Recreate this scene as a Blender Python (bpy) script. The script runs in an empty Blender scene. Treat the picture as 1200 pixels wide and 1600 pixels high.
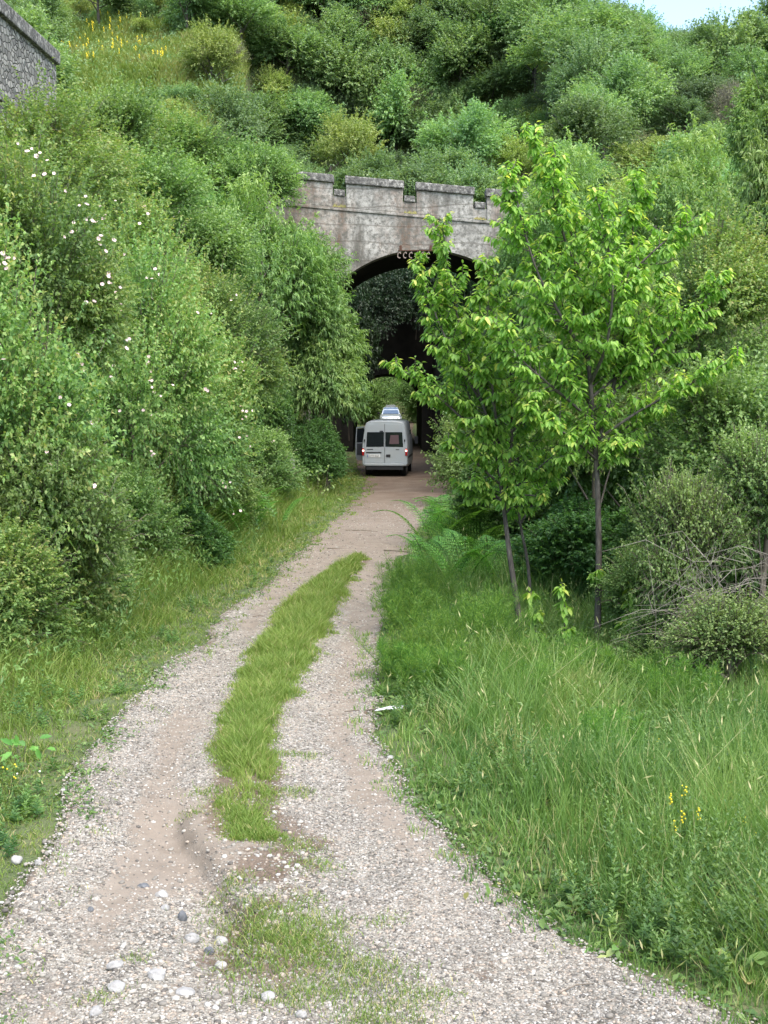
import bpy, math
import numpy as np
from math import sin, cos, pi, radians
rng = np.random.default_rng(7)
scene = bpy.context.scene
C = scene.collection

# ------------------------------------------------------------ camera, sky, sun, exposure
F = 2000.0; HEYE = 3.6; HOR = 615.0
PITCH = math.atan((800-HOR)/F)
cd = bpy.data.cameras.new('camera'); cam = bpy.data.objects.new('camera', cd); C.objects.link(cam)
cam.location = (0, 0, HEYE); cam.rotation_euler = (pi/2-PITCH, 0, 0)
cd.sensor_fit = 'VERTICAL'; cd.sensor_height = 36; cd.lens = 36*F/1600
cd.clip_start = 0.1; cd.clip_end = 2000
scene.camera = cam
scene.render.resolution_x = 768; scene.render.resolution_y = 1024
world = bpy.data.worlds.new('World'); scene.world = world; world.use_nodes = True
SUN_EL, SUN_AZ = 60.0, 150.0      # azimuth clockwise from +Y (view direction): behind the camera, to the right
wn = world.node_tree.nodes; wl = world.node_tree.links
sky = wn.new('ShaderNodeTexSky'); sky.sky_type = 'NISHITA'; sky.sun_disc = False
sky.sun_elevation = radians(SUN_EL); sky.sun_rotation = radians(SUN_AZ)
sky.air_density = 1.0; sky.dust_density = 2.5; sky.ozone_density = 1.0
bg = wn['Background']; bg.inputs['Strength'].default_value = 0.15
wl.new(sky.outputs[0], bg.inputs['Color'])
sd = bpy.data.lights.new('sun', 'SUN'); sun = bpy.data.objects.new('sun', sd); C.objects.link(sun)
sd.energy = 1.6; sd.angle = radians(70); sd.color = (1.0, 0.955, 0.88)
from mathutils import Vector, Matrix
az = radians(SUN_AZ); el = radians(SUN_EL)
sdir = Vector((sin(az)*cos(el), cos(az)*cos(el), sin(el)))
sun.rotation_euler = (-sdir).to_track_quat('-Z', 'Y').to_euler()
sun.location = (0, 0, 60)
scene.view_settings.view_transform = 'Standard'; scene.view_settings.look = 'None'
scene.view_settings.gamma = 1.0; scene.view_settings.use_curve_mapping = False
scene.view_settings.exposure = 1.64
scene.cycles.max_bounces = 6; scene.cycles.diffuse_bounces = 4; scene.cycles.transmission_bounces = 4; scene.cycles.glossy_bounces = 2

# ------------------------------------------------------------ projection helpers (to find real positions)
_f = np.array([0, cos(PITCH), -sin(PITCH)]); _u = np.array([0, sin(PITCH), cos(PITCH)]); _r = np.array([1., 0, 0])
def ray(px, py):
    return _f + (px-600)/F*_r - (py-800)/F*_u
def P(px, py, Y):
    d = ray(px, py); return np.array([0, 0, HEYE]) + d*(Y/d[1])
def G(px, py, z=0.0):
    d = ray(px, py); return np.array([0, 0, HEYE]) + d*((z-HEYE)/d[2])

# ------------------------------------------------------------ noise
def _hash(ix, iy, seed):
    n = (ix*374761393 + iy*668265263 + seed*974634777).astype(np.int64) & 0x7fffffff
    n = (n ^ (n >> 13))*1274126177 & 0x7fffffff
    return ((n ^ (n >> 16)) & 0xffff)/65535.0
def vnoise(x, y, seed=0):
    x = np.asarray(x, float); y = np.asarray(y, float)
    ix = np.floor(x).astype(np.int64); iy = np.floor(y).astype(np.int64)
    fx = x-ix; fy = y-iy; fx = fx*fx*(3-2*fx); fy = fy*fy*(3-2*fy)
    a = _hash(ix, iy, seed); b = _hash(ix+1, iy, seed); c = _hash(ix, iy+1, seed); d = _hash(ix+1, iy+1, seed)
    return (a*(1-fx)+b*fx)*(1-fy)+(c*(1-fx)+d*fx)*fy
def fbm(x, y, seed=0, o=3):
    s = 0; a = 0.5
    for i in range(o):
        s = s+a*vnoise(x*2**i, y*2**i, seed+i*17); a *= 0.5
    return s/(1-0.5**o)
def sst(a, b, x):
    t = np.clip((np.asarray(x, float)-a)/(b-a), 0, 1); return t*t*(3-2*t)

# ------------------------------------------------------------ track outline and terrain
def edge(pts, far):
    g = [G(*p) for p in pts]; g = sorted([(q[1], q[0]) for q in g])+far
    return np.array([a for a, b in g]), np.array([b for a, b in g])
LY, LX = edge([(-90, 1600), (-20, 1480), (50, 1350), (110, 1240), (135, 1200), (200, 1120), (270, 1040), (340, 975), (400, 930), (450, 882),
               (485, 850), (530, 812), (565, 775), (572, 750)], [(62, -1.3), (74, -1.6), (92, -1.6), (105, -1.4), (130, -1.0)])
RY, RX = edge([(1180, 1600), (1090, 1550), (990, 1515), (900, 1465), (810, 1390), (740, 1330), (660, 1245), (620, 1180), (602, 1130), (592, 1060),
               (592, 980), (600, 900), (630, 862), (660, 822), (690, 785), (702, 750)], [(62, 2.4), (74, 2.2), (92, 2.0), (105, 2.4), (130, 2.6)])
def roadL(y): return np.interp(y, LY, LX) + .10*sst(18, 12, y) + 0.10*(vnoise(y*1.7, 0*y, 5)-.5) + .13*(fbm(y*5, 0*y, 55)-.5) + .3*(vnoise(y*.5, 0*y, 6)-.5)*(np.asarray(y) < 45)
def roadR(y): return np.interp(y, RY, RX) - .17*sst(18, 12, y) + 0.12*(vnoise(y*1.9, 0*y, 8)-.5) + .13*(fbm(y*5, 0*y, 58)-.5) + .2*(vnoise(y*.6, 0*y, 9)-.5)*(np.asarray(y) < 45)
sL = sorted([(G(*p)[1], G(*p)[0]) for p in [(325, 1310), (320, 1200), (325, 1130), (345, 1070), (370, 1030), (420, 960), (480, 905), (535, 875)]])
sR = sorted([(G(*p)[1], G(*p)[0]) for p in [(450, 1310), (455, 1200), (450, 1130), (490, 1070), (515, 1010), (545, 940), (570, 890), (580, 875)]])
def stripL(y): return np.interp(y, [a for a, b in sL], [b for a, b in sL]) + .30*(fbm(y*2.0, 0*y, 15)-.5)
def stripR(y): return np.interp(y, [a for a, b in sR], [b for a, b in sR]) + .34*(fbm(y*2.0, 0*y, 18)-.5)
SY0, SY1 = sL[0][0], sL[-1][0]
XC = 1.65
def terrain(x, y):
    x = np.asarray(x, float); y = np.asarray(y, float)
    n = fbm(x*.25, y*.25, 3)-.5; n2 = fbm(x*1.3, y*1.3, 9)-.5
    dl = np.interp(y, LY, LX)-x; dr = x-np.interp(y, RY, RX)
    off = sst(0.0, 1.2, np.maximum(dl, dr))
    z = off*(n*.35+n2*.12)-.16*sst(.0, -.35, np.maximum(dl+.10*sst(18, 12, y), dr+.17*sst(18, 12, y)))
    # left bank along the track
    cap = np.interp(y, [0, 14, 30, 44, 56], [3.0, 4.2, 6.5, 9.0, 10.6])
    lb = np.clip((dl-1.2)*.22, 0, .4)+np.clip((dl-2.6)*.85, 0, None)
    lb = np.minimum(lb, cap+n*1.5)
    z = z+np.where(dl > 0, lb, 0)
    # right side: gentle dip then rise
    z = z+np.where(dr > 0, -.22*sst(.6, 2.5, dr)+np.clip((dr-9)*.35, 0, 5), 0)
    # slow rise of the track beyond the bridge
    z = z+np.interp(y, [60, 100, 130], [0, 1.1, 2.2])
    # railway embankment and hill
    side = sst(4.4, 6.5, np.abs(x-XC))
    emb = sst(39, 53.5, y)*10.0
    crest = np.interp(x, [-60, -10, 12, 21, 36, 44, 70], [62, 47, 38, 32, 32, 35, 35])
    hill = np.clip(8+.55*(y-68), -99, None)+n*3.5
    hill = np.minimum(hill, crest+n*3+np.clip(y-130, 0, 60)*.05)
    back = np.maximum(emb, np.where(y > 66, hill, 0))
    back = np.where(y > 66, np.maximum(back, 0), back)
    notch = np.where(y < 62, side, sst(3.4, 5.2, np.abs(x-.4)))
    notch = np.where(y > 84.6, sst(9.5, 13.5, np.abs(x-.6)), notch)
    notch = np.maximum(notch, sst(106, 126, y+np.abs(x)*.3))
    z2 = np.where(y > 41, back, 0)
    return np.maximum(z, z*(1-notch)+np.maximum(z, z2)*notch)

# ------------------------------------------------------------ mesh helpers
class MB:
    def __init__(s): s.v = []; s.f = []; s.n = 0; s.sm = False
    def add(s, v, f):
        v = np.asarray(v, float).reshape(-1, 3); s.v.append(v)
        for q in f: s.f.append([i+s.n for i in q])
        s.n += len(v); return s
    def box(s, x0, x1, y0, y1, z0, z1, M=None):
        v = np.array([(x, y, z) for z in (z0, z1) for y in (y0, y1) for x in (x0, x1)], float)
        if M is not None: v = np.array([M @ Vector(p) for p in v])
        return s.add(v, [(0, 2, 3, 1), (4, 5, 7, 6), (0, 1, 5, 4), (1, 3, 7, 5), (3, 2, 6, 7), (2, 0, 4, 6)])
    def prism(s, poly, axis, a, b):      # poly: list of 2D points; axis 'x','y','z' = extrusion axis
        n = len(poly); v = []
        for t in (a, b):
            for (p, q) in poly:
                v.append({'x': (t, p, q), 'y': (p, t, q), 'z': (p, q, t)}[axis])
        f = [tuple(range(n))[::-1], tuple(range(n, 2*n))]+[(i, (i+1) % n, n+(i+1) % n, n+i) for i in range(n)]
        return s.add(v, f)
    def tube(s, pts, rad, n=6, cap=True):
        pts = [Vector(p) for p in pts]; m = len(pts); v = []
        if not hasattr(rad, '__len__'): rad = [rad]*m
        for i, p in enumerate(pts):
            d = (pts[min(i+1, m-1)]-pts[max(i-1, 0)]).normalized()
            a = d.cross(Vector((0.13, .31, .94))); a = a.normalized() if a.length > 1e-3 else Vector((1, 0, 0)); b = d.cross(a)
            for k in range(n):
                t = 2*pi*k/n; v.append(p+(a*cos(t)+b*sin(t))*rad[i])
        f = [(i*n+k, i*n+(k+1) % n, (i+1)*n+(k+1) % n, (i+1)*n+k) for i in range(m-1) for k in range(n)]
        if cap: f += [tuple(range(n))[::-1], tuple(range((m-1)*n, m*n))]
        return s.add(v, f)
    def loft(s, rings, cap=True):
        n = len(rings[0]); m = len(rings); v = [p for r in rings for p in r]
        f = [(i*n+k, i*n+(k+1) % n, (i+1)*n+(k+1) % n, (i+1)*n+k) for i in range(m-1) for k in range(n)]
        if cap: f += [tuple(range(n))[::-1], tuple(range((m-1)*n, m*n))]
        return s.add(v, f)
    def build(s, name, m, parent=None, bevel=0, smooth=False, fix=True):
        me = bpy.data.meshes.new(name)
        me.from_pydata([tuple(p) for p in np.concatenate(s.v)], [], s.f)
        import bmesh
        if fix:
            bm = bmesh.new(); bm.from_mesh(me); bmesh.ops.recalc_face_normals(bm, faces=bm.faces)
            if bevel: bmesh.ops.bevel(bm, geom=[e for e in bm.edges], offset=bevel, segments=2, affect='EDGES', profile=.6, clamp_overlap=True)
            bm.to_mesh(me); bm.free()
        me.materials.append(m)
        if smooth: me.shade_smooth()
        return link(name, me, parent)
def link(name, me, parent=None):
    o = bpy.data.objects.new(name, me); C.objects.link(o)
    if parent is not None: o.parent = parent
    return o
def tag(o, label=None, cat=None, group=None, kind=None):
    if label: o['label'] = label
    if cat: o['category'] = cat
    if group: o['group'] = group
    if kind: o['kind'] = kind
    return o
def empty(name, loc=(0, 0, 0), rz=0, sc=1.0):
    o = bpy.data.objects.new(name, None); C.objects.link(o)
    o.location = tuple(loc); o.rotation_euler = (0, 0, rz); o.empty_display_size = .3
    o.scale = (sc, sc, sc) if not hasattr(sc, '__len__') else tuple(sc)
    return o
def np_mesh(name, v, f, m, attrs=None, smooth=False):
    v = np.asarray(v, np.float32).reshape(-1, 3); f = np.asarray(f, np.int32); k = f.shape[1]
    me = bpy.data.meshes.new(name)
    me.vertices.add(len(v)); me.vertices.foreach_set('co', v.ravel())
    me.loops.add(f.size); me.loops.foreach_set('vertex_index', f.ravel())
    me.polygons.add(len(f)); me.polygons.foreach_set('loop_start', np.arange(0, f.size, k, dtype=np.int32))
    me.polygons.foreach_set('loop_total', np.full(len(f), k, np.int32)) if False else None
    me.update(calc_edges=True); me.validate()
    for n, a in (attrs or {}).items():
        at = me.attributes.new(n, 'FLOAT', 'POINT'); at.data.foreach_set('value', np.asarray(a, np.float32).ravel())
    me.materials.append(m)
    if smooth: me.shade_smooth()
    return me
def unit(a): return a/np.maximum(np.linalg.norm(a, axis=-1, keepdims=True), 1e-9)

# ------------------------------------------------------------ materials
def mat(name, col=(.5, .5, .5), rough=.7, metal=0, spec=.4):
    m = bpy.data.materials.new(name); m.use_nodes = True; b = m.node_tree.nodes['Principled BSDF']
    b.inputs['Base Color'].default_value = (*col, 1); b.inputs['Roughness'].default_value = rough
    b.inputs['Metallic'].default_value = metal; b.inputs['Specular IOR Level'].default_value = spec
    return m
class NT:
    def __init__(s, m): s.t = m.node_tree; s.b = s.t.nodes['Principled BSDF']
    def n(s, ty, **k):
        o = s.t.nodes.new(ty)
        for a, b in k.items():
            if a in ('operation', 'blend_type', 'data_type', 'feature', 'attribute_name', 'noise_dimensions', 'wave_type', 'bands_direction', 'mode', 'distance'): setattr(o, a, b)
            else: s.set(o, a, b)
        return o
    def set(s, o, a, b):
        i = o.inputs[int(a[1:])] if a[0] == '_' and a[1:].isdigit() else o.inputs[a.replace('_', ' ')]
        if isinstance(b, bpy.types.NodeSocket): s.t.links.new(b, i)
        elif isinstance(b, bpy.types.Node): s.t.links.new(b.outputs[0], i)
        else: i.default_value = b
    def ramp(s, fac, stops, interp='LINEAR'):
        r = s.t.nodes.new('ShaderNodeValToRGB'); r.color_ramp.interpolation = interp
        e = r.color_ramp.elements
        while len(e) < len(stops): e.new(.5)
        for x, (p, c) in zip(e, stops): x.position = p; x.color = (*c, 1) if len(c) == 3 else c
        s.set(r, 'Fac', fac); return r.outputs[0]
    def noise(s, scale, detail=4, rough=.55, vec=None, out=0):
        o = s.t.nodes.new('ShaderNodeTexNoise'); o.inputs['Scale'].default_value = scale
        o.inputs['Detail'].default_value = detail; o.inputs['Roughness'].default_value = rough
        if vec is not None: s.set(o, 'Vector', vec)
        return o.outputs[out]
    def mix(s, fac, a, b, mode='MIX'):
        o = s.t.nodes.new('ShaderNodeMix'); o.data_type = 'RGBA'; o.blend_type = mode
        for i, v in ((0, fac), (6, a), (7, b)):
            if isinstance(v, (bpy.types.NodeSocket,)): s.t.links.new(v, o.inputs[i])
            else: o.inputs[i].default_value = v if i == 0 else (*v, 1)
        return o.outputs[2]
    def math(s, op, a, b=0.5, c=None, clamp=False):
        o = s.t.nodes.new('ShaderNodeMath'); o.operation = op; o.use_clamp = clamp
        for i, v in enumerate((a, b, c)):
            if v is None: continue
            if isinstance(v, bpy.types.NodeSocket): s.t.links.new(v, o.inputs[i])
            else: o.inputs[i].default_value = v
        return o.outputs[0]
    def attr(s, name):
        o = s.t.nodes.new('ShaderNodeAttribute'); o.attribute_name = name; return o.outputs['Fac']
    def pos(s): return s.t.nodes.new('ShaderNodeNewGeometry').outputs['Position']
    def obj(s): return s.t.nodes.new('ShaderNodeTexCoord').outputs['Object']
    def mapping(s, vec, scale=(1, 1, 1)):
        o = s.t.nodes.new('ShaderNodeMapping'); s.t.links.new(vec, o.inputs['Vector']); o.inputs['Scale'].default_value = scale; return o.outputs[0]
    def bump(s, h, strength=.5, dist=.02):
        o = s.t.nodes.new('ShaderNodeBump'); o.inputs['Strength'].default_value = strength; o.inputs['Distance'].default_value = dist
        s.t.links.new(h, o.inputs['Height']); s.t.links.new(o.outputs[0], s.b.inputs['Normal'])
    def col(s, c): s.t.links.new(c, s.b.inputs['Base Color'])

def leaf_mat(name, dark, mid, light, tip=None, trans=.42, hv=.025, rough=.45, spec=.35):
    """leaf: tint attribute (each leaf's own colour) through a ramp; a little per-plant variation; light passes through"""
    m = mat(name, mid, rough, 0, spec); t = NT(m)
    a = t.attr('tint')
    stops = [(0.0, dark), (.45, mid), (.85, light)]
    if tip: stops = [(0.0, dark), (.38, mid), (.68, light), (1.0, tip)]
    c = t.ramp(a, stops)
    oi = t.t.nodes.new('ShaderNodeObjectInfo').outputs['Random']
    hs = t.t.nodes.new('ShaderNodeHueSaturation'); t.t.links.new(c, hs.inputs['Color'])
    t.t.links.new(t.math('MULTIPLY_ADD', oi, hv, .5-hv/2), hs.inputs['Hue'])
    t.t.links.new(t.math('MULTIPLY_ADD', oi, .26, .87), hs.inputs['Value'])
    c = hs.outputs[0]; t.col(c)
    tr = t.t.nodes.new('ShaderNodeBsdfTranslucent')
    tc = t.mix(1.0, c, (1.15, 1.25, .55), 'MULTIPLY'); t.t.links.new(tc, tr.inputs['Color'])
    mx = t.t.nodes.new('ShaderNodeMixShader'); mx.inputs[0].default_value = trans
    t.t.links.new(t.b.outputs[0], mx.inputs[1]); t.t.links.new(tr.outputs[0], mx.inputs[2])
    t.t.links.new(mx.outputs[0], t.t.nodes['Material Output'].inputs['Surface'])
    return m
M = {}
M['hedge'] = leaf_mat('rose_leaf', (0.060, 0.118, 0.051), (0.129, 0.236, 0.082), (0.256, 0.394, 0.115), (0.412, 0.394, 0.154))
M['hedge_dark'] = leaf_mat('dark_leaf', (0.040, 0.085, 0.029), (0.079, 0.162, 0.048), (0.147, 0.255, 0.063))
M['bramble'] = leaf_mat('bramble_leaf', (0.053, 0.113, 0.044), (0.126, 0.227, 0.070), (0.287, 0.405, 0.141))
M['ash'] = leaf_mat('light_leaf', (0.067, 0.143, 0.043), (0.136, 0.264, 0.080), (0.231, 0.372, 0.112), (0.337, 0.455, 0.157), trans=.38)
M['cherry'] = leaf_mat('cherry_leaf', (0.092, 0.217, 0.045), (0.187, 0.372, 0.069), (0.335, 0.528, 0.105), (0.741, 0.699, 0.186), trans=.5, rough=.42, spec=.4, hv=.008)
M['wood_a'] = leaf_mat('hill_leaf_fresh', (0.099, 0.182, 0.090), (0.198, 0.330, 0.143), (0.351, 0.485, 0.195))  # distance haze is put into the pale hill leaf colours
M['wood_b'] = leaf_mat('hill_leaf_blue', (0.092, 0.166, 0.083), (0.173, 0.279, 0.129), (0.299, 0.398, 0.176))
M['wood_c'] = leaf_mat('hill_leaf_dark', (0.057, 0.102, 0.053), (0.116, 0.186, 0.094), (0.207, 0.279, 0.133))
M['wood_d'] = leaf_mat('hill_leaf_yellow', (0.128, 0.193, 0.069), (0.256, 0.336, 0.102), (0.426, 0.470, 0.172))
M['wood_g'] = leaf_mat('hill_leaf_grey', (0.105, 0.125, 0.068), (0.198, 0.229, 0.110), (0.350, 0.354, 0.188), trans=.2)
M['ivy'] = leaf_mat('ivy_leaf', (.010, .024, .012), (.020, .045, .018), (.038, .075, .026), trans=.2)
M['fern'] = leaf_mat('fern_leaf', (0.054, 0.144, 0.031), (0.108, 0.264, 0.051), (0.202, 0.396, 0.082), trans=.4)
M['fennel'] = leaf_mat('fennel_leaf', (0.048, 0.125, 0.024), (0.106, 0.238, 0.035), (0.231, 0.363, 0.058), trans=.4)
M['grass'] = leaf_mat('grass_blade', (0.050, 0.120, 0.034), (0.118, 0.225, 0.055), (0.224, 0.336, 0.085), (0.493, 0.440, 0.239), trans=.4, rough=.5, hv=.01)
M['grass_y'] = leaf_mat('verge_grass_blade', (0.055, 0.114, 0.026), (0.133, 0.218, 0.040), (0.233, 0.312, 0.066), (0.442, 0.374, 0.186), trans=.35, rough=.55, hv=.01)
M['weed'] = leaf_mat('weed_leaf', (0.046, 0.109, 0.036), (0.107, 0.205, 0.058), (0.199, 0.312, 0.085), (0.459, 0.396, 0.172), trans=.3, hv=.02)

m = M['bark'] = mat('bark', (.1, .085, .07), .85); t = NT(m)
n1 = t.noise(6, 5, .6, t.mapping(t.obj(), (4, 4, 1)))
t.col(t.ramp(n1, [(.3, (.035, .03, .027)), (.6, (.105, .094, .078)), (.8, (.22, .205, .175))])); t.bump(n1, .5, .01)
m = M['twig'] = mat('twig', (.13, .10, .075), .8); t = NT(m)
t.col(t.ramp(t.noise(5, 3), [(.3, (.07, .055, .04)), (.7, (.20, .17, .13))]))
m = M['greytwig'] = mat('grey_twig', (.3, .28, .25), .9); t = NT(m)
t.col(t.ramp(t.noise(4, 3), [(.3, (.10, .088, .07)), (.7, (.24, .22, .185))]))
M['redstem'] = mat('red_stem', (.13, .045, .03), .6)
M['petal'] = mat('petal', (.74, .55, .56), .6); M['stamen'] = mat('stamen', (.7, .5, .08), .7)
M['yellow'] = mat('yellow_petal', (.75, .6, .03), .6); M['white'] = mat('white_petal', (.85, .86, .8), .6)

m = M['soil'] = mat('soil', (.1, .09, .05), .95); t = NT(m); p = t.pos()
c = t.ramp(t.noise(1.3, 6, .6, p), [(.3, (.035, .045, .018)), (.5, (.075, .088, .034)), (.7, (.14, .125, .065))])
c = t.mix(t.ramp(t.noise(.35, 3, .5, p), [(.4, (0, 0, 0)), (.65, (1, 1, 1))]), c, (.055, .085, .03))
c = t.mix(t.ramp(t.noise(38, 3, .7, p), [(.4, (0, 0, 0)), (.62, (.7, .7, .7))]), c, (.13, .17, .06))
t.col(c); t.bump(t.noise(14, 5, .7, p), .8, .05)

# gravel and dirt of the track: attributes say where it is dirt, soil or stones
m = M['track'] = mat('track_gravel', (.4, .37, .33), .9, 0, .25); t = NT(m); p = t.pos()
flat = t.mapping(p, (1, 1, .3))
wob = t.t.nodes.new('ShaderNodeVectorMath'); wob.operation = 'ADD'; t.t.links.new(flat, wob.inputs[0])
wsc = t.t.nodes.new('ShaderNodeVectorMath'); wsc.operation = 'SCALE'; t.t.links.new(t.noise(18, 2, .5, flat, 1), wsc.inputs[0]); wsc.inputs['Scale'].default_value = .05
t.t.links.new(wsc.outputs[0], wob.inputs[1])
v1 = t.n('ShaderNodeTexVoronoi', Scale=34.0, Vector=wob.outputs[0]); v2 = t.n('ShaderNodeTexVoronoi', Scale=75.0, Vector=wob.outputs[0])
v1e = t.n('ShaderNodeTexVoronoi', Scale=34.0, Vector=wob.outputs[0], feature='DISTANCE_TO_EDGE')
r1 = t.t.nodes.new('ShaderNodeSeparateColor'); t.t.links.new(v1.outputs['Color'], r1.inputs[0])
r2 = t.t.nodes.new('ShaderNodeSeparateColor'); t.t.links.new(v2.outputs['Color'], r2.inputs[0])
peb = [(.0, (0.114, 0.107, 0.089)), (.14, (0.205, 0.194, 0.165)), (.38, (0.331, 0.314, 0.268)), (.62, (0.422, 0.401, 0.348)), (.82, (0.410, 0.353, 0.285)), (.93, (0.570, 0.559, 0.513))]
g1 = t.ramp(r1.outputs[0], peb, 'CONSTANT'); g2 = t.ramp(r2.outputs[0], peb, 'CONSTANT')
gap = t.ramp(v1e.outputs[0], [(.0, (.55, .50, .45)), (.10, (1, 1, 1))])
g1 = t.mix(1.0, g1, gap, 'MULTIPLY'); gr = t.mix(t.ramp(t.noise(6, 3, .5, p), [(.42, (0, 0, 0)), (.58, (1, 1, 1))]), g1, g2)
dn = t.noise(3.2, 6, .65, p); d2 = t.noise(45, 4, .7, p)
dirt = t.mix(t.math('MULTIPLY', d2, .6), t.ramp(dn, [(.3, (.17, .145, .11)), (.55, (.25, .218, .17)), (.75, (.31, .278, .225))]), (.17, .125, .095))
soil = t.ramp(d2, [(.3, (.06, .045, .03)), (.6, (.16, .115, .08)), (.75, (.27, .22, .17))])
damp = t.attr('damp'); dirt = t.mix(damp, dirt, t.mix(t.noise(5, 6, .7, p), (.055, .038, .026), (.15, .105, .075)))  # dirt turns darker brown towards the bridge
da = t.attr('dirt'); sa = t.attr('soil')
nz = t.math('SUBTRACT', t.noise(9, 4, .7, p), .5)
df = t.math('MULTIPLY', t.math('SUBTRACT', t.math('MULTIPLY_ADD', nz, 1.3, da), .38), 4.0, clamp=True)
sf = t.math('MULTIPLY', t.math('SUBTRACT', t.math('MULTIPLY_ADD', nz, 1.5, sa), .42), 4.0, clamp=True)
gr = t.mix(1.0, gr, t.ramp(t.noise(1.1, 4, .6, p), [(.35, (.66, .65, .64)), (.6, (.95, .93, .90))]), 'MULTIPLY')
c = t.mix(df, gr, dirt); c = t.mix(sf, c, soil)
c = t.mix(t.ramp(t.noise(.9, 4, .6, p), [(.35, (0, 0, 0)), (.75, (.35, .35, .35))]), c, (.28, .235, .19))
t.col(c)
h = t.math('MULTIPLY', t.math('MULTIPLY_ADD', v1e.outputs[0], 1.2, t.math('MULTIPLY', r1.outputs[1], .4)), t.math('SUBTRACT', 1.0, t.math('MULTIPLY', df, .75)))
t.bump(t.math('ADD', h, t.math('MULTIPLY', d2, .2)), .9, .02)

def stone_mat(name, stops, rough=.85):
    m = mat(name, (.5, .5, .5), rough, 0, .3); t = NT(m)
    c = t.ramp(t.attr('tint'), stops, 'CONSTANT')
    c = t.mix(t.noise(30, 3, .6, t.pos()), c, (.30, .26, .22)); m_ = t.mix(.6, c, t.ramp(t.attr('tint'), stops, 'CONSTANT')); t.col(m_)
    return m
M['gravel'] = stone_mat('gravel_stone', [(0, (.06, .058, .052)), (.14, (.16, .152, .13)), (.34, (.27, .257, .22)), (.56, (.36, .343, .30)), (.76, (.34, .285, .225)), (.92, (.46, .45, .41))])
m = M['rock'] = mat('pale_rock', (.6, .6, .58), .8); t = NT(m)
t.col(t.ramp(t.noise(9, 5, .6, t.obj()), [(.3, (.20, .195, .18)), (.55, (.36, .35, .33)), (.8, (.50, .49, .47))])); t.bump(t.noise(22, 4), .4, .01)
m = M['rock_dark'] = mat('dark_rock', (.12, .13, .14), .75); t = NT(m)
t.col(t.ramp(t.noise(9, 5, .6, t.obj()), [(.3, (.06, .065, .07)), (.7, (.17, .175, .18))]))

# weathered concrete with board marks, streaks and rust
m = M['concrete'] = mat('weathered_concrete', (.4, .38, .35), .92, 0, .2); t = NT(m); p = t.pos()
base = t.ramp(t.noise(1.6, 7, .65, p), [(.3, (.19, .185, .165)), (.5, (.36, .35, .315)), (.7, (.52, .505, .455))])
streak = t.ramp(t.noise(1.4, 5, .7, t.mapping(p, (.8, .8, .16))), [(.48, (1, 1, 1)), (.62, (.42, .40, .38))])
boards = t.n('ShaderNodeTexWave', Scale=.42, Distortion=2.2, Detail=3.0, wave_type='BANDS', bands_direction='Z', Vector=p)
bl = t.ramp(boards.outputs['Fac'], [(0, (.5, .48, .46)), (.03, (1, 1, 1))])
c = t.mix(1.0, base, streak, 'MULTIPLY'); c = t.mix(.8, c, t.mix(1.0, c, bl, 'MULTIPLY'))
rust = t.math('MULTIPLY', t.ramp(t.noise(.55, 3, .6, t.mapping(p, (1, 1, .5))), [(.50, (0, 0, 0)), (.62, (1, 1, 1))]), t.ramp(t.noise(4, 5, .7, p), [(.35, (0, 0, 0)), (.6, (1, 1, 1))]))
c = t.mix(t.math('MULTIPLY', rust, .38), c, (.26, .15, .09))
c = t.mix(t.ramp(t.noise(6, 7, .8, p), [(.46, (0, 0, 0)), (.60, (.9, .9, .9))]), c, (.12, .118, .10))
t.col(c); t.bump(t.math('ADD', t.math('MULTIPLY', boards.outputs['Fac'], .3), t.noise(11, 6, .7, p)), .6, .05)
m = M['coping'] = mat('lichen_coping', (.25, .24, .22), .95, 0, .2); t = NT(m); p = t.pos()
t.col(t.ramp(t.noise(7, 7, .75, p), [(.38, (.075, .073, .068)), (.52, (.17, .165, .15)), (.62, (.42, .41, .37)), (.75, (.60, .59, .54))])); t.bump(t.noise(16, 5, .7, p), .8, .06)
m = M['soffit'] = mat('shaded_soffit', (.06, .05, .045), .95, 0, .15); t = NT(m)
t.col(t.ramp(t.noise(1.2, 5, .6, t.pos()), [(.3, (.010, .010, .009)), (.7, (.028, .026, .023))]))  # near-black colour stands in for the shade inside arch and tunnel
m = M['moss'] = mat('dry_moss', (.2, .2, .08), 1); t = NT(m)
t.col(t.ramp(t.noise(14, 4), [(.3, (.10, .10, .03)), (.7, (.30, .27, .11))]))
M['rust'] = mat('rusty_iron', (.09, .045, .03), .9); M['hook'] = mat('pale_hook', (.35, .28, .24), .8)
# rubble masonry
m = M['masonry'] = mat('rubble_masonry', (.4, .4, .38), .9); t = NT(m); p = t.mapping(t.obj(), (1, .8, 1.35))
v = t.n('ShaderNodeTexVoronoi', Scale=4.6, Vector=p); ve = t.n('ShaderNodeTexVoronoi', Scale=4.6, Vector=p, feature='DISTANCE_TO_EDGE')
sc_ = t.t.nodes.new('ShaderNodeSeparateColor'); t.t.links.new(v.outputs['Color'], sc_.inputs[0])
c = t.ramp(sc_.outputs[0], [(.0, (.12, .115, .10)), (.4, (.27, .26, .225)), (.8, (.50, .48, .42))])
c = t.mix(t.noise(12, 5, .7), c, (.16, .155, .14)); c = t.mix(t.ramp(ve.outputs[0], [(.0, (.8, .8, .8)), (.10, (0, 0, 0))]), c, (.07, .07, .06))
t.col(c); t.bump(t.ramp(ve.outputs[0], [(0, (0, 0, 0)), (.12, (1, 1, 1))]), .9, .06)
m = M['plank'] = mat('old_post', (.3, .3, .28), .9); t = NT(m)
t.col(t.ramp(t.noise(5, 5, .6, t.mapping(t.obj(), (5, 5, 1))), [(.3, (.13, .14, .11)), (.7, (.40, .41, .37))]))
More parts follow.
